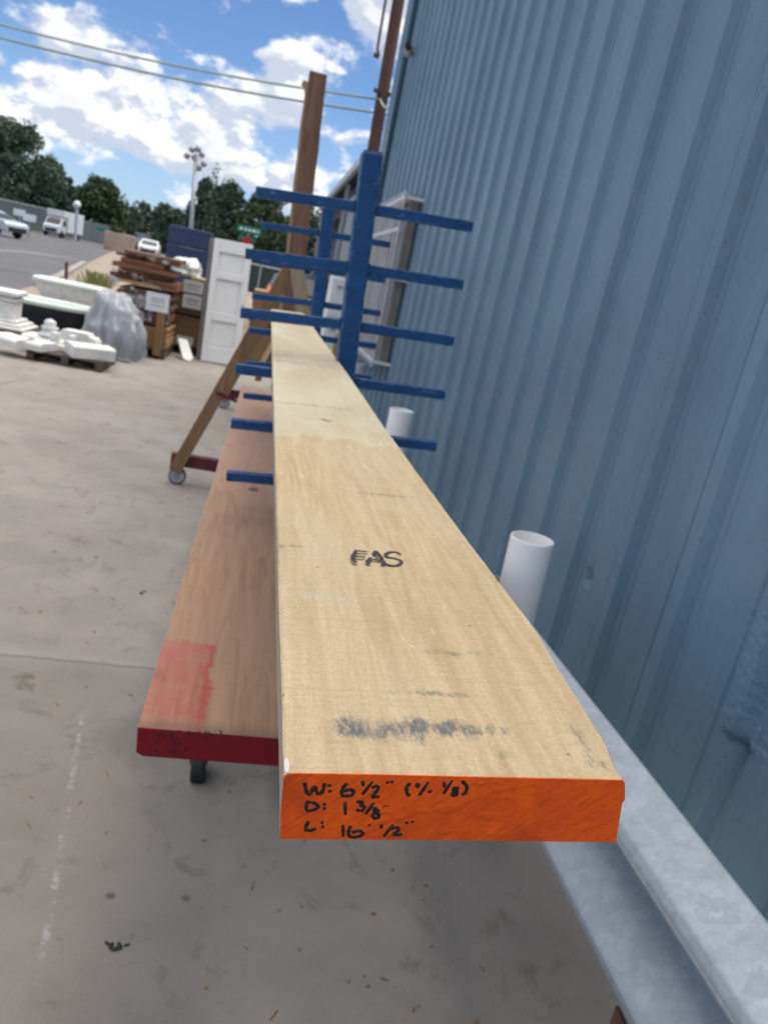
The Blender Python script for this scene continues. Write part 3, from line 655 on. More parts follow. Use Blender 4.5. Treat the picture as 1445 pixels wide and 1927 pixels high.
# ================================================================ BOARDS
def board(name, sec, x0y, y0, y1, steps, wave, mtl, parent, slope=0.0, dxdy=0.0, rough=.0006, prof=None):
    """sec: closed section (x,z) counter-clockwise; swept along y with ragged edges"""
    b = B(); rows = []
    for i in range(steps+1):
        t = (i/steps)**1.8; y_ = y0 + (y1-y0)*t; row = []
        for j, (x_, z_) in enumerate(sec):
            nz = (prof(y_) if prof and x_ > .1 else 0) + noise.noise(Vector((y_*9, j*1.7, 0)))*wave + noise.noise(Vector((y_*60, j*3.1, 4)))*rough
            row.append(b.verts.new((x_ + nz*(1 if x_ > sum(p[0] for p in sec)/len(sec) else .35) + dxdy*(y_-y0), y_, z_ + noise.noise(Vector((y_*5, j, 9)))*rough*.8 + slope*(y_-y0))))
        rows.append(row)
    n = len(sec)
    for r0, r1 in zip(rows, rows[1:]):
        for k in range(n): b.faces.new((r0[k], r0[(k+1) % n], r1[(k+1) % n], r1[k]))
    b.faces.new(rows[0]); b.faces.new(rows[-1][::-1])
    return obj(name, b, mtl, parent)
def P0(px, py, y): p = at(px, py, y=y); return (p.x, p.z)
Y1 = .300
secpx = [(534, 1462), (541, 1456), (557, 1454), (700, 1456), (900, 1461), (1080, 1465), (1171, 1467), (1174, 1472), (1174, 1503), (1169, 1509), (1157, 1583), (1140, 1583), (850, 1579), (530, 1577), (527, 1573), (529, 1520)]
sec1 = [P0(a, b_, Y1) for a, b_ in secpx]
zt = sum(s[1] for s in sec1[3:6])/3
bd = thing('lumber_board', 'pale sawn board with orange painted end lying on the blue rack arms', 'board', (0, 0, 0))
EDGE = [(0, 0), (.303, .0), (.34, .005), (.384, .0068), (.472, .0112), (.563, .0102), (.738, .008), (.9, .006), (1.19, .005), (1.84, .007), (2.8, .002), (9, .002)]
def edge1(y):
    for (a, va), (b_, vb) in zip(EDGE, EDGE[1:]):
        if a <= y < b_: t = (y-a)/(b_-a); t = t*t*(3-2*t); return va + (vb-va)*t
    return 0
board('plank', sec1, 0, Y1, 4.12, 330, .0012, 'pale_wood', bd, prof=edge1)
def endcap(secpx_, y, name, mtl, parent, thick=.0008, inset=0.0):
    b = B(); s_ = [P0(a, c, y) for a, c in secpx_]
    prism(b, s_, 'y', y - thick, y - .0001)
    return obj(name, b, mtl, parent)
endcap(secpx, Y1, 'painted_end', 'orange_paint', bd)
# white primer chip on the near left corner
b = B(); vs = [at(*p, z=sec1[3][1] + .0012) for p in ((537, 1453), (543, 1452), (545, 1436), (540, 1424), (535, 1432))]
vs = [b.verts.new(v) for v in vs]; b.faces.new(vs); obj('paint_chip', b, 'paper', bd)
# handwriting: strokes read off the photograph (zoom coordinates) and laid on the end face
def zp(x, y): return (500 + x/1.9267, 1300 + y/1.9267)
HW = [  # W
 [(140, 332), (150, 370), (163, 372), (177, 348), (188, 372), (205, 366), (214, 334)],
 [(224, 344), (238, 343)], [(226, 365), (240, 363)],
 # 6
 [(296, 335), (280, 352), (276, 376), (290, 382), (312, 378), (318, 364), (300, 358), (282, 366)],
 # 1/2
 [(350, 326), (354, 346)], [(350, 376), (388, 328)], [(384, 352), (400, 346), (408, 354), (392, 376), (386, 384), (412, 384)],
 [(440, 328), (443, 336)], [(456, 326), (458, 335)],
 # (+/- 1/8)
 [(524, 334), (510, 352), (514, 374), (524, 380)], [(540, 344), (560, 342)], [(550, 333), (551, 353)], [(556, 380), (590, 330)], [(588, 366), (603, 364)],
 [(646, 330), (648, 350)], [(644, 374), (676, 324)], [(690, 352), (678, 356), (690, 366), (694, 376), (680, 380), (676, 372), (692, 360), (694, 354), (688, 350)], [(710, 326), (728, 346), (724, 368), (710, 378)],
 # D:
 [(148, 404), (146, 434)], [(144, 404), (172, 406), (190, 420), (174, 432), (146, 436)], [(206, 412), (220, 411)], [(207, 427), (220, 426)],
 # 1 3/8"
 [(288, 402), (289, 450)], [(328, 403), (354, 401)], [(354, 401), (340, 415)], [(340, 415), (357, 420), (350, 434), (328, 432)], [(362, 448), (392, 404)],
 [(404, 424), (389, 430), (402, 442), (411, 456), (395, 462), (387, 450), (404, 438), (408, 428)], [(428, 418), (430, 420)], [(440, 416), (442, 419)],
 # L:
 [(156, 472), (144, 500), (162, 506), (182, 500)], [(200, 478), (210, 478)], [(202, 494), (212, 493)],
 # 16' 1/2"
 [(280, 486), (281, 529)], [(308, 490), (300, 512), (306, 528), (330, 530), (352, 520), (340, 508), (312, 514)], [(372, 486), (378, 490)],
 [(418, 484), (420, 500)], [(428, 528), (462, 484)], [(454, 500), (474, 496), (482, 504), (462, 522), (494, 520)], [(510, 474), (512, 482)], [(530, 472), (532, 479)],
]
def strokes(name, polys, conv, rad, mtl, parent, ax, flat=.25):
    b = B()
    for poly in polys:
        pts = catmull(poly, 6); P3 = [conv(p.x, p.y) for p in pts]
        if len(P3) == 2: P3 = [P3[0], (P3[0]+P3[1])/2, P3[1]]
        rr = [rad*(.72 if i in (0, len(P3)-1) else 1.0)*(1 + .18*math.sin(i*1.3 + len(poly))) for i in range(len(P3))]
        tube(b, P3, rr, 8, True, (ax, flat))
    return obj(name, b, mtl, parent, smooth=True)
yf = Y1 - .00085
strokes('handwriting', HW, lambda x, y: at(*zp(x, y), y=yf), .00092, 'ink', bd, (0, 1, 0), .12)
# grade stamp FAS, broken ink strokes; zoom 550..900 x 1000..1400 scale 4.1286
def fp(x, y): return at(550 + x/4.1286, 1000 + y/4.1286, z=zt + .0003)
FAS = [[(487, 148), (585, 158)], [(484, 194), (566, 196)], [(492, 152), (480, 178), (462, 204)], [(462, 208), (480, 226), (498, 242)],
 [(654, 152), (630, 182)], [(612, 204), (582, 236), (604, 250)], [(656, 156), (682, 186), (700, 214)], [(706, 224), (716, 250), (690, 258)], [(612, 214), (650, 222), (700, 226)], [(640, 196), (668, 204)],
 [(840, 182), (810, 162), (760, 160), (728, 176), (735, 196), (790, 208), (838, 224), (846, 246), (812, 264), (760, 262), (730, 250)]]
def fas_strokes():
    b = B()
    for poly in FAS:
        pts = catmull(poly, 8) if len(poly) > 2 else [Vector((*poly[0], 0)).lerp(Vector((*poly[1], 0)), t/6) for t in range(7)]
        P3 = [fp(p.x, p.y) for p in pts]
        # ragged printed ribbon: width wobbles
        rr = [.0017*(1 + .45*noise.noise(Vector((i*1.9, len(poly)*3.3 + poly[0][0], 0)))) for i in range(len(P3))]
        tube(b, P3, rr, 7, True, ((0, 0, 1), .08))
    return obj('grade_stamp', b, 'stamp_ink', bd)
fas_strokes()
# little wood fibres on the sawn right edge
b = B()
for i in range(70):
    y_ = .31 + 1.6*random.random()**1.6; x_ = sec1[7][0] + edge1(y_) + random.uniform(-.0015, .0008); z_ = zt + random.uniform(-.004, .0008)
    tube(b, [(x_, y_, z_), (x_+random.uniform(.0005, .003), y_+random.uniform(-.004, .004), z_+random.uniform(0, .0018)), (x_+random.uniform(.0, .004), y_+random.uniform(-.009, .009), z_+random.uniform(0, .003))], [.00022, .00018, .0001], 4)
for i in range(40):
    y_ = .31 + 1.2*random.random(); x_ = sec1[0][0]; z_ = zt + random.uniform(-.006, .0)
    tube(b, [(x_, y_, z_), (x_-random.uniform(.0005, .002), y_+random.uniform(-.003, .003), z_+random.uniform(-.001, .001))], [.0002, .0001], 4)
obj('splinters', b, 'leg_pale', bd)['kind'] = 'stuff'

# second board, red end
Y2 = .95
qa = P0(258, 1368, Y2); Wd = .3048
sec2 = [(qa[0]+.001, qa[1]-.001), (qa[0]+.004, qa[1]), (qa[0]+.10, qa[1]+.0015), (qa[0]+.2, qa[1]+.003), (qa[0]+Wd, qa[1]+.006), (qa[0]+Wd, qa[1]-.040), (qa[0]+.15, qa[1]-.0425)]
ql = P0(270, 1422, Y2); q2 = P0(257, 1415, Y2); sec2 += [(ql[0], ql[1]), (q2[0], q2[1])]
bd2 = thing('lumber_board', 'wide pinkish brown board with dark red painted end on the lowest rack arms', 'board', (0, 0, 0))
qf = P0(455, 727, 4.79); sl2 = (qf[1]-qa[1])/(4.79-Y2); dx2 = (qf[0]-qa[0])/(4.79-Y2)
board('plank', sec2, 0, Y2, 4.79, 220, .005, 'pink_wood', bd2, slope=sl2, dxdy=dx2, rough=.0008)
b = B(); prism(b, sec2, 'y', Y2-.0012, Y2-.0001); obj('painted_end', b, 'red_paint', bd2)
def zq(x, y): return (230 + x/3.6125, 1150 + y/3.6125)
HW2 = [[(232, 822), (238, 846), (250, 832), (260, 848), (276, 822)], [(322, 820), (322, 842)], [(338, 824), (354, 822), (352, 832), (338, 842), (358, 842)], [(380, 808), (382, 816)], [(394, 808), (396, 815)],
 [(462, 812), (450, 830), (462, 850)], [(478, 830), (500, 830)], [(489, 820), (489, 840)], [(504, 846), (526, 814)], [(562, 828), (576, 814)], [(578, 846), (598, 814)], [(608, 830), (596, 840), (608, 850), (616, 840), (602, 832)], [(632, 814), (634, 820)], [(660, 808), (676, 828), (662, 848)],
 [(234, 876), (232, 900)], [(232, 874), (256, 886), (234, 902)], [(312, 878), (314, 900)], [(334, 874), (352, 872), (340, 898)], [(356, 904), (378, 872)], [(392, 888), (384, 900), (394, 912), (404, 900), (390, 892)], [(416, 868), (428, 872)],
 [(232, 934), (232, 960), (258, 962)], [(322, 934), (322, 962)], [(338, 936), (356, 936), (352, 946), (338, 962), (360, 962)], [(378, 926), (380, 934)], [(416, 936), (438, 936), (426, 962)], [(456, 928), (457, 934)], [(470, 930), (471, 936)]]
strokes('handwriting', HW2, lambda x, y: at(*zq(x, y), y=Y2 - .0013), .0010, 'ink', bd2, (0, 1, 0), .15)

# ================================================================ A-FRAME CART + TALL LUMBER
ac = thing('lumber_cart', 'wooden A-frame lumber cart on a maroon base with caster wheels', 'cart', (0, 0, 0))
fy = 5.40
def cartx(x, y): return x + (y-fy)*.045
for (y_, ex) in ((5.40, 0), (8.6, 0)):
    ox = cartx(0, y_)
    b = B(); bar(b, (-.43+ox, y_, .10), (.14+ox, y_, 1.62), .085, .038, up=(0, 1, 0)); obj('leg', b, 'leg_wood', ac, bev=.002)
    b = B(); bar(b, (.17+ox, y_-.045, 1.62), (.66+ox, y_-.045, .12), .085, .038, up=(0, 1, 0)); obj('leg', b, 'leg_pale', ac, bev=.002)  # light on the right leg is put into its paler wood colour
    b = B(); bx(b, -.47+ox, .70+ox, y_+.03, y_+.09, .125, .215); obj('base_beam', b, 'maroon', ac, bev=.004)
for x_ in (.12, .55):
    b = B(); bar(b, (x_, 5.5, .165), (x_+(8.5-5.5)*.045, 8.5, .165), .05, .085); obj('side_rail', b, 'maroon', ac, bev=.004)
b = B(); bar(b, (.04, fy+.06, .86), (cartx(.04, 8.6), 8.5, .86), .04, .09); obj('shelf_rail', b, 'leg_wood', ac)
b = B(); bar(b, (-.22, fy-.035, .70), (.62, fy-.03, .50), .004, .022); obj('tie_strap', b, 'maroon', ac)
b = B(); bx(b, -.05, .45, fy+.03, fy+.07, .62, .70); obj('cross_brace', b, 'leg_wood', ac)
for (x_, y_) in ((-.41, 5.42), (.62, 5.42), (-.26, 8.62), (.76, 8.62)):
    b = B(); lathe(b, [(.020, -.017), (.048, -.017), (.048, .017), (.020, .017), (.020, -.017)], 24, (x_, y_, .062), 'Y')
    wl = B(); lathe(wl, [(.047, -.016), (.062, -.012), (.062, .012), (.047, .016)], 28, (x_, y_, .062), 'Y')
    ct = B(); bx(ct, x_-.036, x_+.036, y_-.034, y_+.034, .118, .124); bx(ct, x_-.014, x_+.014, y_-.024, y_-.021, .05, .118); bx(ct, x_-.014, x_+.014, y_+.021, y_+.024, .05, .118); lathe(ct, [(.008, -.026), (.008, .026)], 10, (x_, y_, .062), 'Y')
    co = obj('caster', ct, 'grey_steel', ac); obj('wheel', b, 'pvc_dull', co); obj('tyre', wl, 'grey_rubber', co, smooth=True)
tp = at(597, 136, y=6.0); bt = at(548, 560, y=6.0)
tl = thing('timber_post', 'tall brown rough timber standing upright behind the wooden cart', 'timber', (0, 0, 0))
dirv = (tp - bt); dirv = Vector((dirv.x/dirv.z, 0, 1)); base = Vector((tp.x - dirv.x*(tp.z-.2), 6.0, .22))
nseg = 40; b = B(); e2 = B(); rows = []; rows2 = []
for i in range(nseg+1):
    t = i/nseg; p = base.lerp(Vector((tp.x, 6.0, tp.z)), t); j_ = .006*noise.noise(Vector((t*14, 0, 2))); k_ = .010*noise.noise(Vector((t*9, 5, 2))) - (.018 if t > .96 else 0)
    rows.append([b.verts.new(p+Vector(v)) for v in ((-.052, 0, 0), (.07+j_, 0, 0), (.07+j_, .11, 0), (-.052, .11, 0))])
    rows2.append([e2.verts.new(p+Vector(v)+Vector((0, 0, -.09 if i == nseg else 0))) for v in ((-.073+k_, .012, 0), (-.054, .008, 0), (-.054, .10, 0), (-.073+k_, .10, 0))])
for bb, rr in ((b, rows), (e2, rows2)):
    for r0, r1 in zip(rr, rr[1:]):
        for k in range(4): bb.faces.new((r0[k], r0[(k+1) % 4], r1[(k+1) % 4], r1[k]))
    bb.faces.new(rr[0]); bb.faces.new(rr[-1][::-1])
obj('timber_body', b, 'tall_wood', tl); obj('split_edge', e2, 'tall_edge', tl)
b = B(); bx(b, -.02, .18, 5.92, 6.2, .215, .235)   # rests on the cart base

# ================================================================ UTILITY POLE, WIRES, LIGHT POLE
a0 = at(703, 280, y=18); a1 = at(750, 0, y=18); d = (a1-a0)/(a1.z-a0.z)
up_ = thing('utility_pole', 'dark brown utility pole rising behind the near blue rack column', 'utility pole', (0, 0, 0))
bot = a0 - d*a0.z; top = a1 + d*2.5
b = B(); tube(b, [bot, a0, a1, top], [.16, .135, .125, .12], 18); obj('shaft', b, 'pole_wood', up_, smooth=True)
for (px, py, s) in ((722, 176, -1), (722, 176, 1), (722, 110, -1)):
    p = at(px, py, y=17.9); 
    b = B(); bar(b, p + Vector((s*.10, 0, .0)), p + Vector((s*.22, 0, .03)), .09, .07); obj('bracket', b, 'rust_steel', up_)
p = at(722, 108, y=17.9); p2 = at(735, 0, y=17.9)
b = B(); tube(b, [p + Vector((-.10, 0, 0)), p + Vector((-.16, 0, .12)), p2 + Vector((-.10, 0, 0)), p2 + Vector((-.06, 0, 2.4))], .028, 8); obj('conduit', b, 'rust_steel', up_, smooth=True)
def wire(name, pts, r, lab):
    b = B(); P_ = []
    for a, c in zip(pts, pts[1:]):
        for k in range(14):
            t = k/14; q_ = a.lerp(c, t); q_.z -= .12*math.sin(PI*t); P_.append(q_)
    P_.append(pts[-1]); tube(b, P_, r, 6); return tag(obj(name, b, 'wire', smooth=True), lab, 'power line', 'power lines crossing the sky')
wire('power_line', [at(-400, -28, y=24), at(0, 46, y=20), at(712, 187, y=17.9)], .024, 'upper of the two power lines crossing the sky from the left')
wire('power_line', [at(-400, 6, y=24), at(0, 71, y=20), at(740, 217, y=17.9), at(790, 226, y=17.9)], .026, 'lower of the two power lines crossing the sky from the left')
wire('service_wire', [at(715, 187, y=17.8), at(745, 196, y=16)], .02, 'short service wire between the utility pole and the warehouse corner')['group'] = 'service wires'
# floodlight pole
LY = 70
l0 = at(359, 440, y=LY); l1 = at(369, 292, y=LY)
fl = thing('floodlight_pole', 'pale tall floodlight pole with a cluster of lamps above the trees', 'light pole', (0, 0, 0))
b = B(); tube(b, [Vector((l0.x-.1, LY, -.5)), l0, l1], [.24, .20, .12], 12); obj('shaft', b, 'grey_steel', fl, smooth=True)
for (dx_, dz_) in ((-.7, -.2), (-.35, .35), (.1, .5), (.45, .15), (.7, -.5), (-.1, -.2), (.35, -.9)):
    c_ = l1 + Vector((dx_, 0, dz_)); b = B(); lathe(b, [(.0001, -.18), (.12, -.18), (.26, .14), (.0001, .14)], 12, c_, 'Y'); bar(b, l1, c_, .05, .05, (0, 1, 0)); obj('lamp', b, 'grey_steel', fl)

# ================================================================ FIGURES OF THE YARD
def pallet(name, x0, x1, y0, y1, label, h=.13, z0=0, mtl='pallet_wood', grp='pallets in the yard'):
    t = thing(name, label, 'pallet', ((x0+x1)/2, (y0+y1)/2, z0), group=grp); hw, hd = (x1-x0)/2, (y1-y0)/2
    b = B(); n_ = max(4, int((y1-y0)/.16))
    for i in range(n_):
        yc = -hd + (i+.5)*2*hd/n_; bx(b, -hw, hw, yc - .8*hd/n_, yc + .8*hd/n_, h-.022, h)
    obj('deck', b, mtl, t)
    for xc in (-hw+.04, 0, hw-.04): b = B(); bx(b, xc-.04, xc+.04, -hd, hd, .02, h-.024); obj('bearer', b, mtl, t)
    for yc in (-hd+.06, 0, hd-.06): b = B(); bx(b, -hw, hw, yc-.05, yc+.05, 0, .018); obj('bottom_slat', b, mtl, t)
    return t
def paper(px, py, wpx, hpx, y, parent, label=None):
    c = at(px, py, y=y); s = y*.98/F*1.0; hw, hh = wpx*s/2, hpx*s/2
    b = B(); bx(b, c.x-hw, c.x+hw, y-.003, y, c.z-hh, c.z+hh); o = obj('paper_label', b, 'paper', parent)
    b = B()
    for k in (-.35, 0.05, .35): bx(b, c.x-hw*.6, c.x+hw*.6, y-.0045, y-.0032, c.z+hh*k-.006, c.z+hh*k+.006)
    obj('print_lines', b, 'paper_print', o); return o
def layered(b, x0, x1, y0, y1, z0, z1, t=.025, jit=.02, rnd=random):
    z = z0
    while z + t < z1:
        a = rnd.uniform(-jit, jit); c = rnd.uniform(-jit, jit); bx(b, x0+a, x1+c, y0+rnd.uniform(0, jit), y1, z, z+t*.70); z += t
# stack 1: strapped dark planks under an irregular wrapped upper bundle
s1y = 11.5; xr = at(318, 600, y=s1y).x; xl = at(205, 560, y=s1y).x
pallet('pallet', xl+.2, xr, s1y, s1y+1.1, 'wooden pallet under the dark plank stack beside the plastic sheet')
k1 = thing('plank_stack', 'dark brown plank stack with a white paper label and an upright batten', 'plank stack', (0, 0, 0))
zc = at(290, 545, y=s1y).z
b = B(); layered(b, xl+.15, xr, s1y, s1y+1.0, .14, .46, .03); obj('lower_planks', b, 'deck_wood', k1)
b = B(); layered(b, xl+.1, xr-.02, s1y+.02, s1y+1.0, .47, zc, .045, .04); obj('upper_planks', b, 'dark_wood', k1)
b = B(); bx(b, xr-.16, xr-.05, s1y-.045, s1y-.01, .05, zc-.1); obj('upright_batten', b, 'leg_wood', k1)
b = B(); bx(b, xl+.1, xr, s1y-.006, s1y-.004, .5, zc-.05); obj('plastic_wrap', b, 'wrap', k1)
paper(297, 569, 40, 33, s1y-.05, k1)
k2 = thing('plank_bundle', 'loose reddish brown planks piled unevenly on top of the dark plank stack', 'plank stack', (0, 0, 0))
rnd = random.Random(3)
ztop = at(240, 472, y=s1y+.3).z; z = zc + .02; i = 0
bA = {'dark_wood': B(), 'red_wood': B(), 'deck_wood': B()}
while z < ztop:
    t = rnd.uniform(.04, .085); f0 = (z-zc)/(ztop-zc); x_ = xl - .05 + rnd.uniform(-.10, .12) + .10*f0
    while x_ < xr - .12 + rnd.uniform(-.1, .12):
        L_ = rnd.uniform(.35, .9); bx(bA[rnd.choice(['dark_wood', 'red_wood', 'dark_wood', 'red_wood', 'deck_wood'])], x_, min(x_+L_, xr+.05), s1y+.1+rnd.uniform(-.08, .08), s1y+1.0, z, z+t*.85); x_ += L_ + rnd.uniform(.01, .06)
    z += t; i += 1
for k_, nm in (('dark_wood', 'dark_planks'), ('red_wood', 'reddish_planks'), ('deck_wood', 'tan_planks')): obj(nm, bA[k_], k_, k2)
b = B()
for (px, py, wpx, hpx) in ((262, 520, 26, 15), (275, 535, 24, 14), (225, 507, 24, 10), (215, 525, 22, 14), (300, 490, 44, 12), (275, 482, 24, 12), (250, 545, 30, 10)):
    c = at(px, py, y=s1y-.02); s = s1y/F
    vs = []
    for (u, v) in ((-1, -.5), (-.3, -1), (.2, -.5), (1, -.7), (.8, .3), (.3, .5), (-.1, 1), (-.7, .3)): vs.append((c.x+(u+rnd.uniform(-.3, .3))*wpx*s/2, c.z+(v+rnd.uniform(-.4, .4))*hpx*s/2))
    prism(b, vs, 'y', s1y-.03, s1y-.015)
obj('wrap_scraps', b, 'wrap', k2)
# stack 2: tan deck boards, labels, greenish band
s2y = 12.6; x0_ = at(322, 600, y=s2y).x; x1_ = at(400, 600, y=s2y).x; z2 = at(365, 520, y=s2y).z
pallet('pallet', x0_, x1_+.1, s2y, s2y+1.0, 'wooden pallet under the tan deck boards beside the white door')
k3 = thing('plank_stack', 'tan deck board stack with paper labels, left of the leaning white door', 'plank stack', (0, 0, 0))
zb = [.14, .55, .75, at(365, 590, y=s2y).z, at(365, 555, y=s2y).z, z2]
b = B(); layered(b, x0_, x1_+.1, s2y, s2y+1.0, .14, zb[3]-.03, .03, .015); obj('lower_planks', b, 'deck_wood', k3)
b = B(); layered(b, x0_+.05, x1_+.1, s2y, s2y+1.0, zb[3]+.03, zb[4]-.01, .028, .015); obj('middle_planks', b, 'deck_wood', k3)
b = B(); layered(b, x0_+.22, x1_+.1, s2y, s2y+1.0, zb[4]+.03, z2, .028, .015); obj('upper_planks', b, 'deck_wood', k3)
b = B(); bx(b, x0_-.05, x1_+.1, s2y-.02, s2y+1, zb[3]-.025, zb[3]+.025); bx(b, x0_-.1, x1_+.1, s2y-.01, s2y+1, zb[4]-.01, zb[4]+.025); obj('spacers', b, 'pallet_wood', k3)
for (px, py, w_, h_) in ((364, 540, 36, 22), (362, 568, 34, 24), (348, 641, 30, 16)): paper(px, py, w_, h_, s2y-.025, k3)
# crumpled white plastic on stack 2
def crumple(name, c, s, mtl, label, cat, amp=.35, seed=0, n=3):
    b = B(); bmesh.ops.create_icosphere(b, subdivisions=4, radius=1)
    for v in b.verts:
        q_ = v.co*1.7 + Vector((seed, 0, 0)); k = 1 + amp*(noise.noise(q_) + .6*abs(noise.noise(q_*2.7)) + .35*noise.noise(q_*6))
        v.co = Vector((v.co.x*s[0]*k, v.co.y*s[1]*k, v.co.z*s[2]*k)); v.co.z = max(v.co.z, -s[2]*.55)
    return tag(obj(name, b, mtl, smooth=True, loc=c), label, cat)
c = at(345, 508, y=13.0); crumple('plastic_bag', (c.x, 13.1, z2+.05), (.26, .3, .16), 'bag_blue', 'crumpled pale plastic sheeting on top of the tan deck boards', 'plastic sheet', .5, 3)
# stack 3 behind the cart
s3y = 12.3; x0_ = at(468, 620, y=s3y).x; x1_ = at(600, 620, y=s3y).x; z3 = at(480, 542, y=s3y).z
pallet('pallet', x0_, x1_, s3y, s3y+1.0, 'wooden pallet under the tan stack behind the wooden cart')
k4 = thing('plank_stack', 'tan deck board stack seen behind the wooden cart, right of the white door', 'plank stack', (0, 0, 0))
zm = at(480, 600, y=s3y).z
b = B(); layered(b, x0_, x1_, s3y, s3y+1.0, .14, zm-.05, .032, .012); obj('lower_planks', b, 'deck_wood', k4)
b = B(); layered(b, x0_, x1_, s3y, s3y+1.0, zm+.04, z3, .028, .012); obj('upper_planks', b, 'deck_wood', k4)
b = B(); bx(b, x0_-.03, x1_, s3y-.02, s3y+1, zm-.04, zm+.03); obj('spacers', b, 'pallet_wood', k4)
c = at(503, 547, y=s3y)
oc = thing('safety_cone', 'small bright orange cone on the tan stack behind the rack arms', 'cone', (c.x+.02, s3y+.1, z3)); oc.scale = (.6, .6, .6)
b = B(); lathe(b, [(.07, 0), (.07, .02), (.05, .022), (.02, .16), (.0001, .165)], 18); obj('cone_body', b, 'orange', oc, smooth=True)
b = B(); bx(b, -.09, .09, -.09, .09, -.001, .012); obj('base', b, 'orange', oc)
# black clamp with white handle hanging by the stack
c = at(492, 650, y=8.0)
# white door leaning on stack
dy = 12.2; bl_ = at(380, 669, y=dy); br_ = at(428, 680, y=dy-.05); tl_ = at(404, 449, y=dy+.25); tr_ = at(476, 462, y=dy+.2)
dr = thing('panel_door', 'white three panel door leaning upright against the plank stacks', 'door', (0, 0, 0))
Pw = at(379, 669, z=0); Qw = at(447, 684, z=0); Hd = 2.02
ux = (Qw-Pw); wd = .60; ux = Vector((1, 0, 0)); Pw = Vector((at(379, 669, y=dy).x, dy, 0.0))
topc = at(405, 449, y=dy+.28); leanv = (Vector((topc.x, dy+.28, topc.z)) - Pw); Hd = leanv.length; uz = leanv.normalized(); wd = at(449, 683, y=dy).x - Pw.x
nrm = Vector((1, 0, 0)).cross(uz).normalized()
Rd = Matrix((Vector((1, 0, 0)), -nrm, uz)).transposed()
Rd = Matrix((Vector((1, 0, 0)), nrm*-1, uz)).transposed()
dr.location = Pw; ex = Vector((1, 0, 0)) - uz*uz.x; ex.normalize(); ey = uz.cross(ex)
dr.rotation_euler = Matrix((ex, ey, uz)).transposed().to_euler()
# stiles and rails with three sunk panels (local: x across, z up, front at -y)
b = B(); T = .06; st = wd*.165
rails = [(0, .13*Hd), (.345*Hd, .415*Hd), (.685*Hd, .74*Hd), (.90*Hd, Hd)]
bx(b, 0, st, -T, 0, 0, Hd); bx(b, wd-st, wd, -T, 0, 0, Hd)
for z0_, z1_ in rails: bx(b, st+.001, wd-st-.001, -T+.0005, -.0005, z0_, z1_)
obj('door_frame', b, 'white_paint', dr, bev=.006)
for (z0_, z1_) in zip([r_[1] for r_ in rails[:-1]], [r_[0] for r_ in rails[1:]]):
    b = B(); bx(b, st-.004, wd-st+.004, -T+.034, -T+.046, z0_-.004, z1_+.004); p_ = obj('panel', b, 'white_paint', dr)
    b = B()
    m0 = st+.028; bx(b, m0, wd-m0, -T+.022, -T+.0335, z0_+.03, z1_-.03); obj('raised_field', b, 'white_paint', p_, bev=.004)
b = B(); lathe(b, [(.0001, -.004), (.016, -.004), (.016, 0)], 12, (wd*.93, -T, .5*Hd), 'Y'); obj('lock_hole', b, 'grey_steel', dr)
# thin tan panel leaning behind the door
b = B(); bx(b, -.07, wd*.9, .012, .04, .01, Hd*1.0); o = tag(obj('leaning_sheet', b, 'frame_brown'), 'thin brown edged sheet leaning behind the white door', 'sheet'); o.matrix_world = Matrix.Translation(Pw) @ Matrix((ex, ey, uz)).transposed().to_4x4()
# white scrap board on the ground
c = at(350, 676, z=0)
ws = B(); prism(ws, [(-.16, .18), (-.02, .20), (.14, -.14), (.10, -.22), (-.0, -.20)], 'z', .0, .03)
o = tag(obj('scrap_board', ws, 'white_paint', loc=(c.x-.02, c.y, .01), bev=.004), 'white pointed scrap board propped on the ground by the plank stack', 'scrap board'); o.rotation_euler = (math.radians(38), math.radians(6), 0); o.location.z = .13
# blue steel bin behind
by = 17.5
x0_ = at(312, 480, y=by).x; x1_ = at(392, 480, y=by).x; zt_ = at(352, 428, y=by).z; zm_ = at(352, 464, y=by).z
bb = thing('steel_bin', 'dark blue steel bin panel standing behind the plank stacks', 'bin', (0, 0, 0))
b = B(); bx(b, x0_, x1_, by, by+.9, 0, zm_-.004); obj('lower_body', b, 'navy', bb, bev=.02)
b = B(); bx(b, x0_+.01, x1_+.01, by+.015, by+.9, zm_+.004, zt_); obj('upper_body', b, 'navy', bb, bev=.02)
b = B(); bx(b, x0_+.25, x1_-.12, by-.004, by-.001, zm_-.03, zm_-.012); obj('worn_strip', b, 'frame_brown', bb)

# plastic covered heap
c = at(236, 676, z=0); hx = at(205, 620, y=c.y+.3)
hp_ = B(); ytp = 11.0; zt_ = at(205, 548, y=ytp).z; rnd = random.Random(12)
NV0 = 24; NV = 24; angs = [2*PI*(k + rnd.uniform(-.3, .3))/NV for k in range(NV)]
amp = [(1 if k % 2 else -1)*rnd.uniform(.3, 1.0) for k in range(NV)]; ofs = [rnd.uniform(-.12, .12) for _ in range(NV)]
levels = 22; rows = []
for i in range(levels+1):
    t = i/levels; row = []
    for k in range(NV):
        a = angs[k] + ofs[k]*t; ca, sa = math.cos(a), math.sin(a)
        top_r = .15/max(abs(ca), abs(sa)); low = (.40 if ca > 0 else .36)/max(abs(ca), abs(sa))**.75
        bulge = .13*math.sin(PI*min(1, t*1.05))*(1 if ca > .2 else .25)
        r_ = (top_r + (low-top_r)*t**.9)*(1 + amp[k]*.24*t**.7) + bulge
        if i == 0: r_ *= .9
        row.append(hp_.verts.new((r_*ca, r_*sa*.9, zt_*(1 - t) + (.025*noise.noise(Vector((ca*3, sa*3, 7))) if t < .2 else 0) + (.03*rnd.random() if i == levels else 0))))
    rows.append(row)
for r0, r1 in zip(rows, rows[1:]):
    for k in range(NV): hp_.faces.new((r0[k], r0[(k+1) % NV], r1[(k+1) % NV], r1[k]))
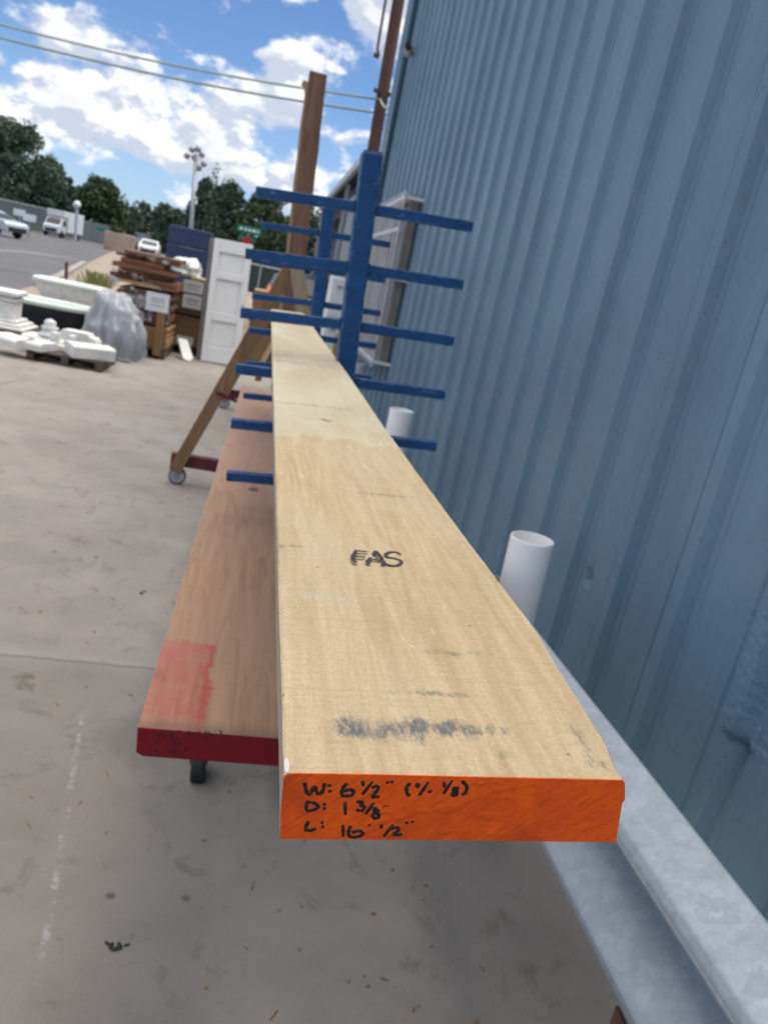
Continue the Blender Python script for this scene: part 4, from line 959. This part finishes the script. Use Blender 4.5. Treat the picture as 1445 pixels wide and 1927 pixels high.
hp_.faces.new(rows[0]); bmesh.ops.subdivide_edges(hp_, edges=hp_.edges[:], cuts=2, use_grid_fill=True)
for v in hp_.verts:
    q_ = Vector((v.co.x*6, v.co.y*6, v.co.z*2.6)); n_ = Vector((v.co.x, v.co.y, .12)).normalized(); rg = .5 - abs(noise.noise(q_))*2.2 + .5*noise.noise(q_*2.3)
    v.co += n_*rg*.045
tag(obj('plastic_sheet', hp_, 'plastic', smooth=True, loc=(at(207, 620, y=ytp).x, ytp, .0)), 'translucent grey plastic sheet draped over a heap beside the dark planks', 'plastic sheet')

# bathtubs
def tub(label, c, L_, W_, H_, mt_out, mt_rim, rz, drain=False, feet=True, z0=0.0):
    t = thing('bathtub', label, 'bathtub', (c[0], c[1], z0), (0, 0, rz), 'bathtubs by the road')
    def ring(l, w_, z_, n=40):
        out = []
        for k in range(n):
            a = 2*PI*k/n; e = .62; ca, sa = math.cos(a), math.sin(a)
            out.append((math.copysign(abs(ca)**e, ca)*l/2, math.copysign(abs(sa)**e, sa)*w_/2, z_))
        return out
    def skin(rings, cap):
        b = B(); R_ = [[b.verts.new(p) for p in r_] for r_ in rings]; n = len(R_[0])
        for r0, r1 in zip(R_, R_[1:]):
            for k in range(n): b.faces.new((r0[k], r0[(k+1) % n], r1[(k+1) % n], r1[k]))
        if cap: b.faces.new(R_[-1])
        return b
    zf = .12 if feet else 0
    obj('tub_body', skin([ring(L_*.93, W_*.90, H_-.03), ring(L_*.88, W_*.85, H_*.6), ring(L_*.80, W_*.74, zf+.10), ring(L_*.66, W_*.55, zf)], True), mt_out, t, smooth=True)
    obj('inner_shell', skin([ring(L_*.90, W_*.86, H_-.02), ring(L_*.84, W_*.78, H_*.6), ring(L_*.74, W_*.66, zf+.12), ring(L_*.60, W_*.48, zf+.04)], True), 'enamel', t, smooth=True)
    obj('rolled_rim', skin([ring(L_*.90, W_*.86, H_-.03), ring(L_*.92, W_*.88, H_+.015), ring(L_*.97, W_*.95, H_+.03), ring(L_, W_, H_+.01), ring(L_*1.0, W_*1.0, H_-.03), ring(L_*.96, W_*.94, H_-.05), ring(L_*.93, W_*.90, H_-.035)], False), mt_rim, t, smooth=True)
    if feet:
        for sx in (-1, 1):
            for sy in (-1, 1):
                b = B(); tube(b, [(sx*L_*.28, sy*W_*.22, zf+.03), (sx*L_*.31, sy*W_*.30, zf*.6), (sx*L_*.33, sy*W_*.30, 0)], [.035, .022, .034], 10); obj('foot', b, mt_rim, t, smooth=True)
    if drain:
        b = B(); lathe(b, [(.0001, -.01), (.03, -.01), (.03, .01)], 16, (drain[0], -W_*.40, drain[1]), 'Y'); obj('drain_hole', b, 'enamel', t)
    return t
c = at(135, 545, y=15.0)
tub('pale green white bathtub raised on stone pieces, behind the plastic sheet', (c.x, 15.0), 1.3, .66, .48, 'stone_white', 'enamel', math.radians(-4), z0=max(0.02, at(130, 548, y=15).z-.34))
# its plinth
pl = thing('stone_plinth', 'pale carved stone blocks carrying the greenish white bathtub', 'stone block', (c.x-.1, 15.0, 0))
hz = max(.02, at(130, 548, y=15).z-.34)
b = B(); bx(b, -.42, -.02, -.25, .25, 0, hz-.002); bx(b, .05, .5, -.25, .25, 0, hz-.002); obj('blocks', b, 'stone_white', pl, bev=.03)
c = at(60, 567, y=12.0)
tub('black sided bathtub with a long white rim at the left edge', (c.x, 12.2), 1.75, .72, max(.4, at(60, 565, y=12).z), 'black_enamel', 'enamel', math.radians(-3), drain=(.32, at(60, 565, y=12).z - .22), feet=False)
# pallet of white stone pieces
py0 = 9.45
a_ = at(32, 682, z=0); b_ = at(170, 692, z=0); c_ = at(216, 668, z=0)
px0, px1 = at(40, 676, y=9.6).x, at(205, 680, y=9.6).x
pallet('pallet', px0+.08, px1-.05, 9.5, 10.4, 'dark pallet under the loose white carved stone pieces in front', .12)
rz0 = .122
def stone(label, x, y, prof_poly, L_, rz, rx=0, z=rz0, nm='stone_moulding'):
    b = B(); prism(b, prof_poly, 'y', -L_/2, L_/2)
    o = tag(obj(nm, b, 'stone_white', loc=(x, y, z), bev=.008), label, 'stone piece', 'white carved stone pieces'); o.rotation_euler = (rx, 0, rz); return o
def X_(px, y=9.7): return at(px, 640, y=y).x
slab = [(-.17, 0), (.17, 0), (.17, .06), (.14, .10), (-.14, .10), (-.17, .07)]
stone('white stone slab at the front left corner of the pallet, overhanging', X_(28), 9.65, slab, .46, math.radians(58))
stone('stepped white stone cornice lying at the front right of the pallet', X_(172), 9.72, [(-.17, 0), (.17, 0), (.17, .13), (.12, .15), (-.14, .15), (-.17, .12)], .50, math.radians(-62))
stone('small flat white stone slab in the middle of the pallet front', X_(80), 9.62, slab, .26, math.radians(70))
uch = [(-.14, 0), (.14, 0), (.14, .20), (.07, .20), (.07, .06), (-.05, .06), (-.05, .20), (-.14, .20)]
stone('upright U shaped white stone bracket standing mid pallet', X_(112), 9.9, uch, .12, 0)
stone('ribbed white stone lintel behind the U shaped bracket', X_(135), 10.15, [(-.24, 0), (.24, 0), (.24, .14), (.20, .19), (.15, .19), (.12, .23), (-.18, .23), (-.24, .17)], .2, math.radians(-8))
stone('long white stone bar stacked across the back of the pallet', X_(70), 10.15, slab, .5, math.radians(84), z=rz0)
b = B(); lathe(b, [(.0001, 0), (.13, 0), (.13, .03), (.09, .05), (.075, .08), (.10, .10), (.10, .12), (.06, .135), (.072, .17), (.05, .20), (.0001, .215)], 28)
tag(obj('stone_finial', b, 'stone_white', smooth=True, loc=(X_(92, 10.1), 10.12, rz0+.102)), 'round turned white stone finial standing at the back of the pallet', 'stone piece', 'white carved stone pieces')
# left pallet with column base
q0 = at(20, 640, z=0)
pallet('pallet', q0.x-.6, q0.x+.38, 10.7, 11.6, 'brown pallet at the left edge under the big white pedestal', .12)
pd = thing('stone_pedestal', 'big white stepped stone pedestal on the pallet at the left edge', 'stone pedestal', (q0.x-.20, 11.1, .122)); pd.scale = (.85, .85, .82)
b = B()
for (w_, z0_, z1_) in ((.42, 0, .05), (.36, .052, .10), (.29, .102, .15), (.21, .152, .42), (.24, .422, .47), (.21, .472, .51), (.27, .512, .58)): bx(b, -w_, w_, -w_, w_, z0_, z1_)
obj('pedestal_body', b, 'stone_white', pd, bev=.02)
# steel stake by the road
q0 = at(127, 532, y=17.0)
sp = B(); bx(sp, -.03, .03, -.02, .02, 0, at(131, 494, y=17.0).z); tag(obj('marker_stake', sp, 'rust_steel', loc=(q0.x, 17.0, 0), bev=.004), 'short dark stake standing at the road edge behind the bathtubs', 'stake').rotation_euler = (0, math.radians(-3), 0)

# ================================================================ STREET SIGN
sy = 30.0; s0 = at(469, 434, y=sy); 
sg = thing('street_sign', 'green street name signs on a post above the white door', 'street sign', (0, 0, 0))
b = B(); tube(b, [(s0.x-.02, sy, 0), (s0.x, sy, s0.z+.15)], .035, 8); obj('post', b, 'grey_steel', sg)
b = B(); box(b, (s0.x, sy-.05, s0.z+.02), (.86, .02, .24)); s_ = obj('sign_blade', b, 'sign_green', sg, bev=.005)
b = B()
for (u, w_) in ((-.28, .12), (-.12, .10), (.02, .12), (.18, .16), (.32, .06)): box(b, (s0.x+u, sy-.063, s0.z+.02), (w_*.8, .003, .09))
obj('lettering', b, 'paper', s_)
b = B(); box(b, (s0.x-.02, sy+.03, s0.z-.26), (.62, .02, .2)); obj('sign_blade', b, 'sign_green', sg, bev=.005)
r0_ = at(463, 450, y=sy-.06); b = B()
lathe(b, [(.0001, -.01), (.2, -.01), (.2, .01), (.0001, .01)], 8, (r0_.x+.05, sy-.08, r0_.z-.1), 'Y'); obj('stop_plate', b, 'sign_red', sg)

# ================================================================ VEHICLES
def car(name, label, c, heading, mtl, L_=4.6, W_=1.85, H_=1.55, suv=False, grp='vehicles on the street'):
    t = thing(name, label, 'car', c, (0, 0, heading), grp); hl = L_/2
    sd_ = [(-hl, .35), (-hl, .75), (-hl+.15, .92), (-hl*.52, 1.0), (-hl*.25, H_-.12), (0, H_), (hl*(.72 if suv else .45), H_-.04), (hl*(.93 if suv else .72), 1.02), (hl, .95), (hl, .35)]
    b = B(); prism(b, sd_, 'y', -W_/2, W_/2)
    for v in b.verts:
        if v.co.z > 1.05: v.co.y *= .84
    obj('body', b, mtl, t, bev=.06)
    g_ = [(-hl*.45, 1.03), (-hl*.22, H_-.16), (hl*(.68 if suv else .42), H_-.12), (hl*(.86 if suv else .62), 1.03)]
    b = B(); prism(b, g_, 'y', -W_/2*.935, W_/2*.935); obj('side_windows', b, 'glass_dark', t)
    b = B(); v = [b.verts.new(p) for p in ((-hl*.515, -W_*.40, 1.03), (-hl*.515, W_*.40, 1.03), (-hl*.265, W_*.36, H_-.13), (-hl*.265, -W_*.36, H_-.13))]
    for q_ in v: q_.co.x -= .03
    b.faces.new(v); obj('windscreen', b, 'glass_dark', t)
    for sx in (-.62, .62):
        for s in (-1, 1):
            b = B(); lathe(b, [(.0001, -.11), (.30, -.11), (.34, -.07), (.34, .07), (.30, .11), (.0001, .11)], 24, (hl*sx, s*(W_/2-.08), .34), 'Y'); w_ = obj('wheel', b, 'rubber', t)
            b = B(); lathe(b, [(.0001, s*.115), (.2, s*.115), (.21, s*.10)], 16, (hl*sx, s*(W_/2-.08), .34), 'Y'); obj('rim', b, 'grey_steel', w_)
    for s in (-1, 1):
        b = B(); box(b, (-hl-.01, s*.62, .74), (.05, .36, .16)); obj('headlight', b, 'paper', t, bev=.01)
        b = B(); box(b, (hl+.01, s*.68, .80), (.04, .22, .18)); obj('tail_light', b, 'sign_red', t, bev=.01)
    b = B(); box(b, (-hl-.02, 0, .5), (.05, 1.3, .26)); obj('grille', b, 'rubber', t, bev=.01)
    return t
p = at(-18, 444, y=52); car('parked_car', 'silver sport utility car on the street at the left edge', (p.x, 52, 0), math.radians(150), 'car_silver', 4.2, 1.7, 1.4, True)
p = at(0, 500, y=26); car('parked_car', 'pale car just entering at the left edge above the tubs', (p.x-3.05, 26, 0), math.radians(160), 'car_white', 4.5, 1.8, 1.45)
tr = thing('box_truck', 'white box truck parked by the far fence under the trees', 'truck', (at(118, 445, y=80).x, 80, 0), (0, 0, math.radians(74)), 'vehicles on the street'); tr.scale = (.62, .78, .78)
b = B(); prism(b, [(-3.3, .5), (-3.3, 1.25), (-2.9, 1.45), (-2.35, 2.2), (-1.3, 2.3), (-1.3, .5)], 'y', -1.0, 1.0); obj('cab', b, 'car_white', tr, bev=.08)
b = B(); bx(b, -1.25, 3.2, -1.15, 1.15, .75, 3.05); bx(b, -2.3, -1.252, -1.1, 1.1, 2.35, 3.05); obj('cargo_box', b, 'car_white', tr, bev=.04)
b = B(); v = [b.verts.new(q_) for q_ in ((-2.93, -.85, 1.46), (-2.93, .85, 1.46), (-2.43, .8, 2.14), (-2.43, -.8, 2.14))]; b.faces.new(v); obj('windscreen', b, 'glass_dark', tr).location.x = -.03
b = B(); bx(b, -2.3, -1.5, -1.012, 1.012, 1.35, 2.0); obj('side_windows', b, 'glass_dark', tr)
b = B(); bx(b, -3.36, -3.31, -.7, .7, .6, .95); obj('grille', b, 'rubber', tr)
for x_ in (-2.5, 2.1):
    for s in (-1, 1): b = B(); lathe(b, [(.0001, -.13), (.42, -.13), (.42, .13), (.0001, .13)], 20, (x_, s*.95, .42), 'Y'); obj('wheel', b, 'rubber', tr)
def farcar(px, py, y, h, mtl, lab, suv=False): p = at(px, py, y=y); car('parked_car', lab, (p.x, y, 0), h, mtl, 4.5, 1.8, 1.5, suv)
farcar(240, 462, 100, math.radians(100), 'car_silver', 'small grey car far down the street beyond the plank stacks')
farcar(257, 470, 82, math.radians(95), 'car_black', 'small dark car far down the street in front of the grey one', True)
farcar(281, 474, 80, math.radians(95), 'car_white', 'white car on the street just above the dark plank stack', True)
p = at(577, 540, y=22); car('parked_car', 'black car seen between the tall timber and the far rack column', (p.x, 22, 0), math.radians(80), 'car_black', 4.4, 1.8, 1.55, True)
# traffic cone and barrier on the street
p = at(217, 458, y=72); bar_ = B(); bx(bar_, -.9, 1.6, -.2, .2, 0, 1.5); tag(obj('road_barrier', bar_, 'brick_far', loc=(p.x, 72, 0), bev=.05), 'pale tan barrier block on the far street', 'barrier')

# ================================================================ FENCES, HOUSES, POSTS
def fence(x0, y0, x1, y1, h, label, n, mt_='fence_screen'):
    t = thing('mesh_fence', label, 'fence', (x0, y0, 0)); b = B(); a = Vector((0, 0, 0)); c = Vector((x1-x0, y1-y0, 0)); bar(b, a+Vector((0, 0, h/2+.05)), c+Vector((0, 0, h/2+.05)), .03, h-.1); obj('screen', b, mt_, t)
    for k in range(n+1): q_ = a.lerp(c, k/n); b = B(); tube(b, [q_, q_+Vector((0, 0, h+.1))], .06, 8); obj('post', b, 'grey_steel', t)
    b = B(); tube(b, [a+Vector((0, 0, h)), c+Vector((0, 0, h))], .04, 6); obj('top_rail', b, 'grey_steel', t); return t
fence(-40, 66, -20, 88, 2.3, 'dark screened fence running along the far pavement behind the truck', 10)
fence(-20, 88.2, -13, 130, 2.0, 'grey screened fence continuing down the far end of the street', 8)
fence(at(440, 520, y=40).x, 40, at(720, 540, y=40).x, 41, at(520, 506, y=40).z, 'dark green fence seen behind the wooden cart and the tall timber', 6, 'dark_green')
for (px, py, y, lab) in ((57, 410, 58, 'small pale sign on a thin post right of the silver car'), (38, 400, 62, 'tiny pale sign among the trees above the silver car')):
    p = at(px, py, y=y); t = thing('roadside_sign', lab, 'sign', (p.x, y, 0)); b = B(); tube(b, [(0, 0, 0), (0, 0, p.z)], .05, 6); obj('post', b, 'grey_steel', t); b = B(); box(b, (0, -.06, p.z), (.8, .03, .45)); obj('plate', b, 'paper', t)
p = at(148, 386, y=78); t = thing('street_lamp', 'grey lamp post with round head beside the white truck', 'lamp post', (p.x, 78, 0)); b = B(); tube(b, [(0, 0, 0), (-.1, 0, p.z)], .14, 8); obj('post', b, 'fascia', t)
b = B(); lathe(b, [(.0001, -.3), (.3, -.15), (.34, .1), (.15, .32), (.0001, .34)], 12, (-.1, 0, p.z)); obj('lamp_head', b, 'paper', t, smooth=True)
p = at(192, 432, y=82); t = thing('street_sign', 'tiny green sign on a pole at the far street corner', 'street sign', (p.x, 82, 0)); b = B(); tube(b, [(0, 0, 0), (0, 0, p.z)], .06, 6); obj('post', b, 'grey_steel', t); b = B(); box(b, (0, -.08, p.z), (1.0, .04, .3)); obj('sign_blade', b, 'sign_green', t)
for i, (px, y, w_, h_, lab) in enumerate(((262, 150, 9, 3.2, 'pale house with grey roof far off between the trees, left one'), (298, 160, 8, 3.4, 'pale house with grey roof far off between the trees, right one'))):
    p = at(px, 440, y=y); t = thing('house', lab, 'house', (p.x, y, 0), group='far houses'); b = B(); bx(b, -w_/2, w_/2, 0, 7, 0, h_); obj('wall', b, 'brick_far', t)
    b = B(); prism(b, [(-w_/2-.4, h_), (w_/2+.4, h_), (w_/2-1.5, h_+2), (-w_/2+1.5, h_+2)], 'y', -.4, 7.4); obj('roof', b, 'roof_far', t)
    for x_ in (-2.4, 0, 2.4): b = B(); bx(b, x_-.6, x_+.6, -.05, -.01, 1.1, 2.3); obj('window', b, 'glass_dark' if x_ else 'paper', t)

# ================================================================ TREES
def tree(name, label, px, ptop, pbase_z, hwpx, y, leaf='leaf_dark', n=4200, lean=0, bare=False, conical=0.0, seed=0, low=.12, dens=1.0, cat='tree'):
    rnd = random.Random(seed + 11); top = at(px, ptop, y=y); H_ = top.z; s = math.hypot(y, top.x)/F*1.02; Rw = hwpx*s
    t = thing(name, label, cat, (top.x, y, 0), group='trees beyond the street')
    # trunk with limbs
    b = B(); tube(b, [(0, 0, -.2), (.1*rnd.uniform(-1, 1), 0, H_*.3), (.3*rnd.uniform(-1, 1), 0, H_*.62), (.2, 0, H_*.9)], [H_*.028, H_*.021, H_*.012, H_*.003], 8)
    tips = []
    for k in range(16 if not bare else 26):
        a = rnd.uniform(0, 2*PI); z0_ = H_*rnd.uniform(.2, .7); L_ = Rw*rnd.uniform(.5, .95)*(1-.4*abs(z0_/H_-.4)); e = Vector((math.cos(a)*L_, math.sin(a)*L_*.8, z0_ + H_*rnd.uniform(.1, .3)))
        tube(b, [(0, 0, z0_), e*.5 + Vector((0, 0, z0_*.5+.0)), e], [H_*.010, H_*.006, H_*.002], 5); tips.append(e)
        if bare:
            for q_ in range(5): f_ = e + Vector((rnd.uniform(-1, 1), rnd.uniform(-1, 1), rnd.uniform(.3, 1.6)))*H_*.07; tube(b, [e*.8 + Vector((0, 0, z0_*.15)), f_], [H_*.003, H_*.001], 4)
    obj('trunk', b, 'bark', t)
    # crown: many leaf-sized faces gathered in clumps with uneven outline
    b = B(); clumps = []
    NC = 90
    for k in range(NC):
        z_ = rnd.uniform(low, .96); prof = math.sin(PI*min(1, (z_-low)/(1.02-low))**(.75))**.6 if not conical else (1-z_)**.7*1.15
        a = rnd.uniform(0, 2*PI); r_ = Rw*prof*math.sqrt(rnd.uniform(.05, 1))*.90
        clumps.append((Vector((math.cos(a)*r_, math.sin(a)*r_*.8, z_*H_)), Rw*rnd.uniform(.16, .36)*(1.0 if not bare else .6)))
    for k in range(34):
        z_ = rnd.uniform(max(low, .25), 1.0); prof = math.sin(PI*min(1, (z_-low)/(1.02-low))**(.75))**.6; a = rnd.uniform(0, 2*PI); r_ = Rw*prof*rnd.uniform(.9, 1.14)
        clumps.append((Vector((math.cos(a)*r_, math.sin(a)*r_*.8, z_*H_)), Rw*rnd.uniform(.05, .11)))
    clumps.append((Vector((0, 0, H_*.95)), Rw*.14)); clumps.append((Vector((Rw*.1, 0, H_*1.0)), Rw*.06)); ls = max(.10, y*.0034)
    for k in range(int(n*dens*2.1)):
        c_, r_ = rnd.choice(clumps); v = Vector((rnd.gauss(0, 1), rnd.gauss(0, 1), rnd.gauss(0, .8))); v = v.normalized()*r_*rnd.uniform(.45, 1.05)**.6; p = c_ + v
        if p.z < .3: continue
        u = Vector((rnd.gauss(0, 1), rnd.gauss(0, 1), rnd.gauss(0, .7))).normalized(); w2 = u.cross(Vector((rnd.gauss(0, 1), rnd.gauss(0, 1), rnd.gauss(0, 1)))).normalized(); sz = ls*rnd.uniform(.6, 1.35)
        vs = [b.verts.new(p + u*sz*a_ + w2*sz*b_) for a_, b_ in ((-.5, -.1), (0, -.42), (.55, 0), (.05, .4))]; b.faces.new(vs)
    obj('crown', b, leaf, t); return t
tree('broadleaf_tree', 'largest dark tree rising at the left edge above the street', 25, 236, 0, 78, 88, 'leaf_dark', 15000, seed=1, low=.03)
tree('broadleaf_tree', 'dark tree on the right shoulder of the largest left tree', 92, 300, 0, 48, 90, 'leaf_dark', 8000, seed=2, low=.03)
tree('broadleaf_tree', 'small ragged green tree between the big left tree and the round one', 122, 348, 0, 22, 96, 'leaf_mid', 2600, seed=3, low=.03)
tree('broadleaf_tree', 'round mid green tree right of the lamp post', 190, 338, 0, 46, 100, 'leaf_mid', 9000, seed=4, low=.02)
tree('broadleaf_tree', 'low dark tree touching the round green tree on its right', 228, 388, 0, 28, 104, 'leaf_dark', 3500, seed=5, low=.02)
tree('sparse_tree', 'thin see-through tree between the round tree and the floodlight pole', 268, 378, 0, 26, 118, 'leaf_pale', 700, bare=True, seed=6)
tree('sparse_tree', 'second thin see-through tree just left of the floodlight pole', 312, 384, 0, 28, 118, 'leaf_pale', 1100, bare=True, seed=7)
tree('broadleaf_tree', 'low dark tree behind the blue bin, left of the floodlight pole', 335, 398, 0, 34, 96, 'leaf_dark', 4500, seed=8, low=.0)
tree('broadleaf_tree', 'dark upright tree just right of the floodlight pole', 388, 336, 0, 26, 84, 'leaf_dark', 5200, seed=9, low=.0)
tree('bare_tree', 'leafless tall twiggy tree right of the floodlight pole', 408, 308, 0, 16, 90, 'leaf_pale', 60, bare=True, seed=10)
tree('broadleaf_tree', 'wide dark tree behind the street sign', 436, 346, 0, 50, 80, 'leaf_dark', 9500, seed=11, low=.0)
tree('broadleaf_tree', 'dark tree behind the topmost left rack arm', 505, 362, 0, 48, 78, 'leaf_mid', 8500, seed=12, low=.0)
tree('broadleaf_tree', 'dark tree seen right of the tall timber', 575, 400, 0, 44, 76, 'leaf_dark', 7000, seed=13, low=.0)
tree('sparse_tree', 'thin twiggy tree between the tall timber and the rack column', 600, 372, 0, 22, 82, 'leaf_pale', 350, bare=True, seed=15)
tree('broadleaf_tree', 'dark tree filling the gap beneath the open shed eave', 640, 420, 0, 40, 74, 'leaf_dark', 5000, seed=14, low=.0)
# distant tree belt: nobody could count it
b = B(); rnd = random.Random(5)
for k in range(9000):
    x_ = rnd.uniform(-75, 25); y_ = 172 + rnd.uniform(-5, 5); h_ = 5.5 + 2.2*noise.noise(Vector((x_*.12, 0, 0))) + 1.2*noise.noise(Vector((x_*.5, 3, 0))); p = Vector((x_, y_, rnd.uniform(0, h_)))
    u = Vector((rnd.gauss(0, 1), rnd.gauss(0, 1), rnd.gauss(0, 1))).normalized(); w2 = u.cross(Vector((rnd.gauss(0, 1), .3, rnd.gauss(0, 1)))).normalized(); sz = rnd.uniform(.5, 1.1)
    b.faces.new([b.verts.new(p + u*sz*a_ + w2*sz*b_) for a_, b_ in ((-.5, -.1), (0, -.42), (.55, 0), (.05, .4))])
tag(obj('distant_trees', b, 'leaf_mid'), 'distant belt of green trees closing the view down the street', 'trees', kind='stuff')
# shaggy weeds at the kerb
b = B(); p0 = at(183, 508, y=24)
for k in range(200):
    x_ = p0.x + rnd.gauss(0, .14); y_ = 24 + rnd.gauss(0, .4); h_ = rnd.uniform(.1, .42); dx_ = rnd.gauss(0, .18)
    b.faces.new([b.verts.new(v) for v in ((x_, y_, 0), (x_+.03, y_, 0), (x_+dx_+.02, y_, h_), (x_+dx_, y_, h_))])
tag(obj('weeds', b, 'weed'), 'yellow green weeds on the kerb behind the dark planks', 'weeds', kind='stuff')
# yard litter: twigs, chips, grit
b = B(); rnd = random.Random(21)
for k in range(110):
    x_ = rnd.uniform(-1.2, .72); y_ = rnd.uniform(.9, 3.4)
    if rnd.random() < .3 : x_ = rnd.uniform(.2, .9); y_ = rnd.uniform(1.1, 2.2)
    s = rnd.uniform(.0025, .007)
    if rnd.random() < .35: a = rnd.uniform(0, PI); L_ = rnd.uniform(.008, .035); tube(b, [(x_, y_, .002), (x_+math.cos(a)*L_, y_+math.sin(a)*L_, .003)], [.0016, .001], 5)
    else:
        m4 = Matrix.Translation((x_, y_, s*.4)) @ Matrix.Diagonal((s*rnd.uniform(.6, 1.6), s, s*.5, 1)); bmesh.ops.create_icosphere(b, subdivisions=1, radius=1, matrix=m4)
tag(obj('ground_litter', b, 'leg_wood'), 'scattered grit, bark chips and twigs on the concrete', 'litter', kind='stuff')
def chip(px, py, s, mtl, lab, n_=5):
    c = at(px, py, z=0); b = B(); r_ = random.Random(px)
    for k in range(n_):
        m4 = Matrix.Translation((c.x + r_.gauss(0, s*1.1), c.y + r_.gauss(0, s*.8), .002)) @ Matrix.Rotation(r_.uniform(0, 3), 4, 'Z') @ Matrix.Diagonal((s*r_.uniform(.5, 1.2), s*r_.uniform(.25, .6), .0025, 1)); bmesh.ops.create_icosphere(b, subdivisions=2, radius=1, matrix=m4)
    tag(obj('debris_chip', b, mtl), lab, 'debris')
chip(215, 1782, .012, 'rubber', 'black crumbs of tar on the concrete at the lower left')
chip(268, 1115, .012, 'rubber', 'black crumbs on the concrete left of the red ended board', 4)
chip(522, 1713, .006, 'leg_pale', 'small tan wood chip on the concrete under the boards', 2)
chip(786, 1892, .008, 'leg_wood', 'brown bark chip near the bottom edge', 2)
chip(868, 1664, .003, 'paper', 'tiny white pebble on the concrete under the orange end', 1)
for o in bpy.data.objects:
    if o.type == 'MESH' and 'kind' not in o and o.parent is None and 'label' not in o: print('UNTAGGED', o.name)
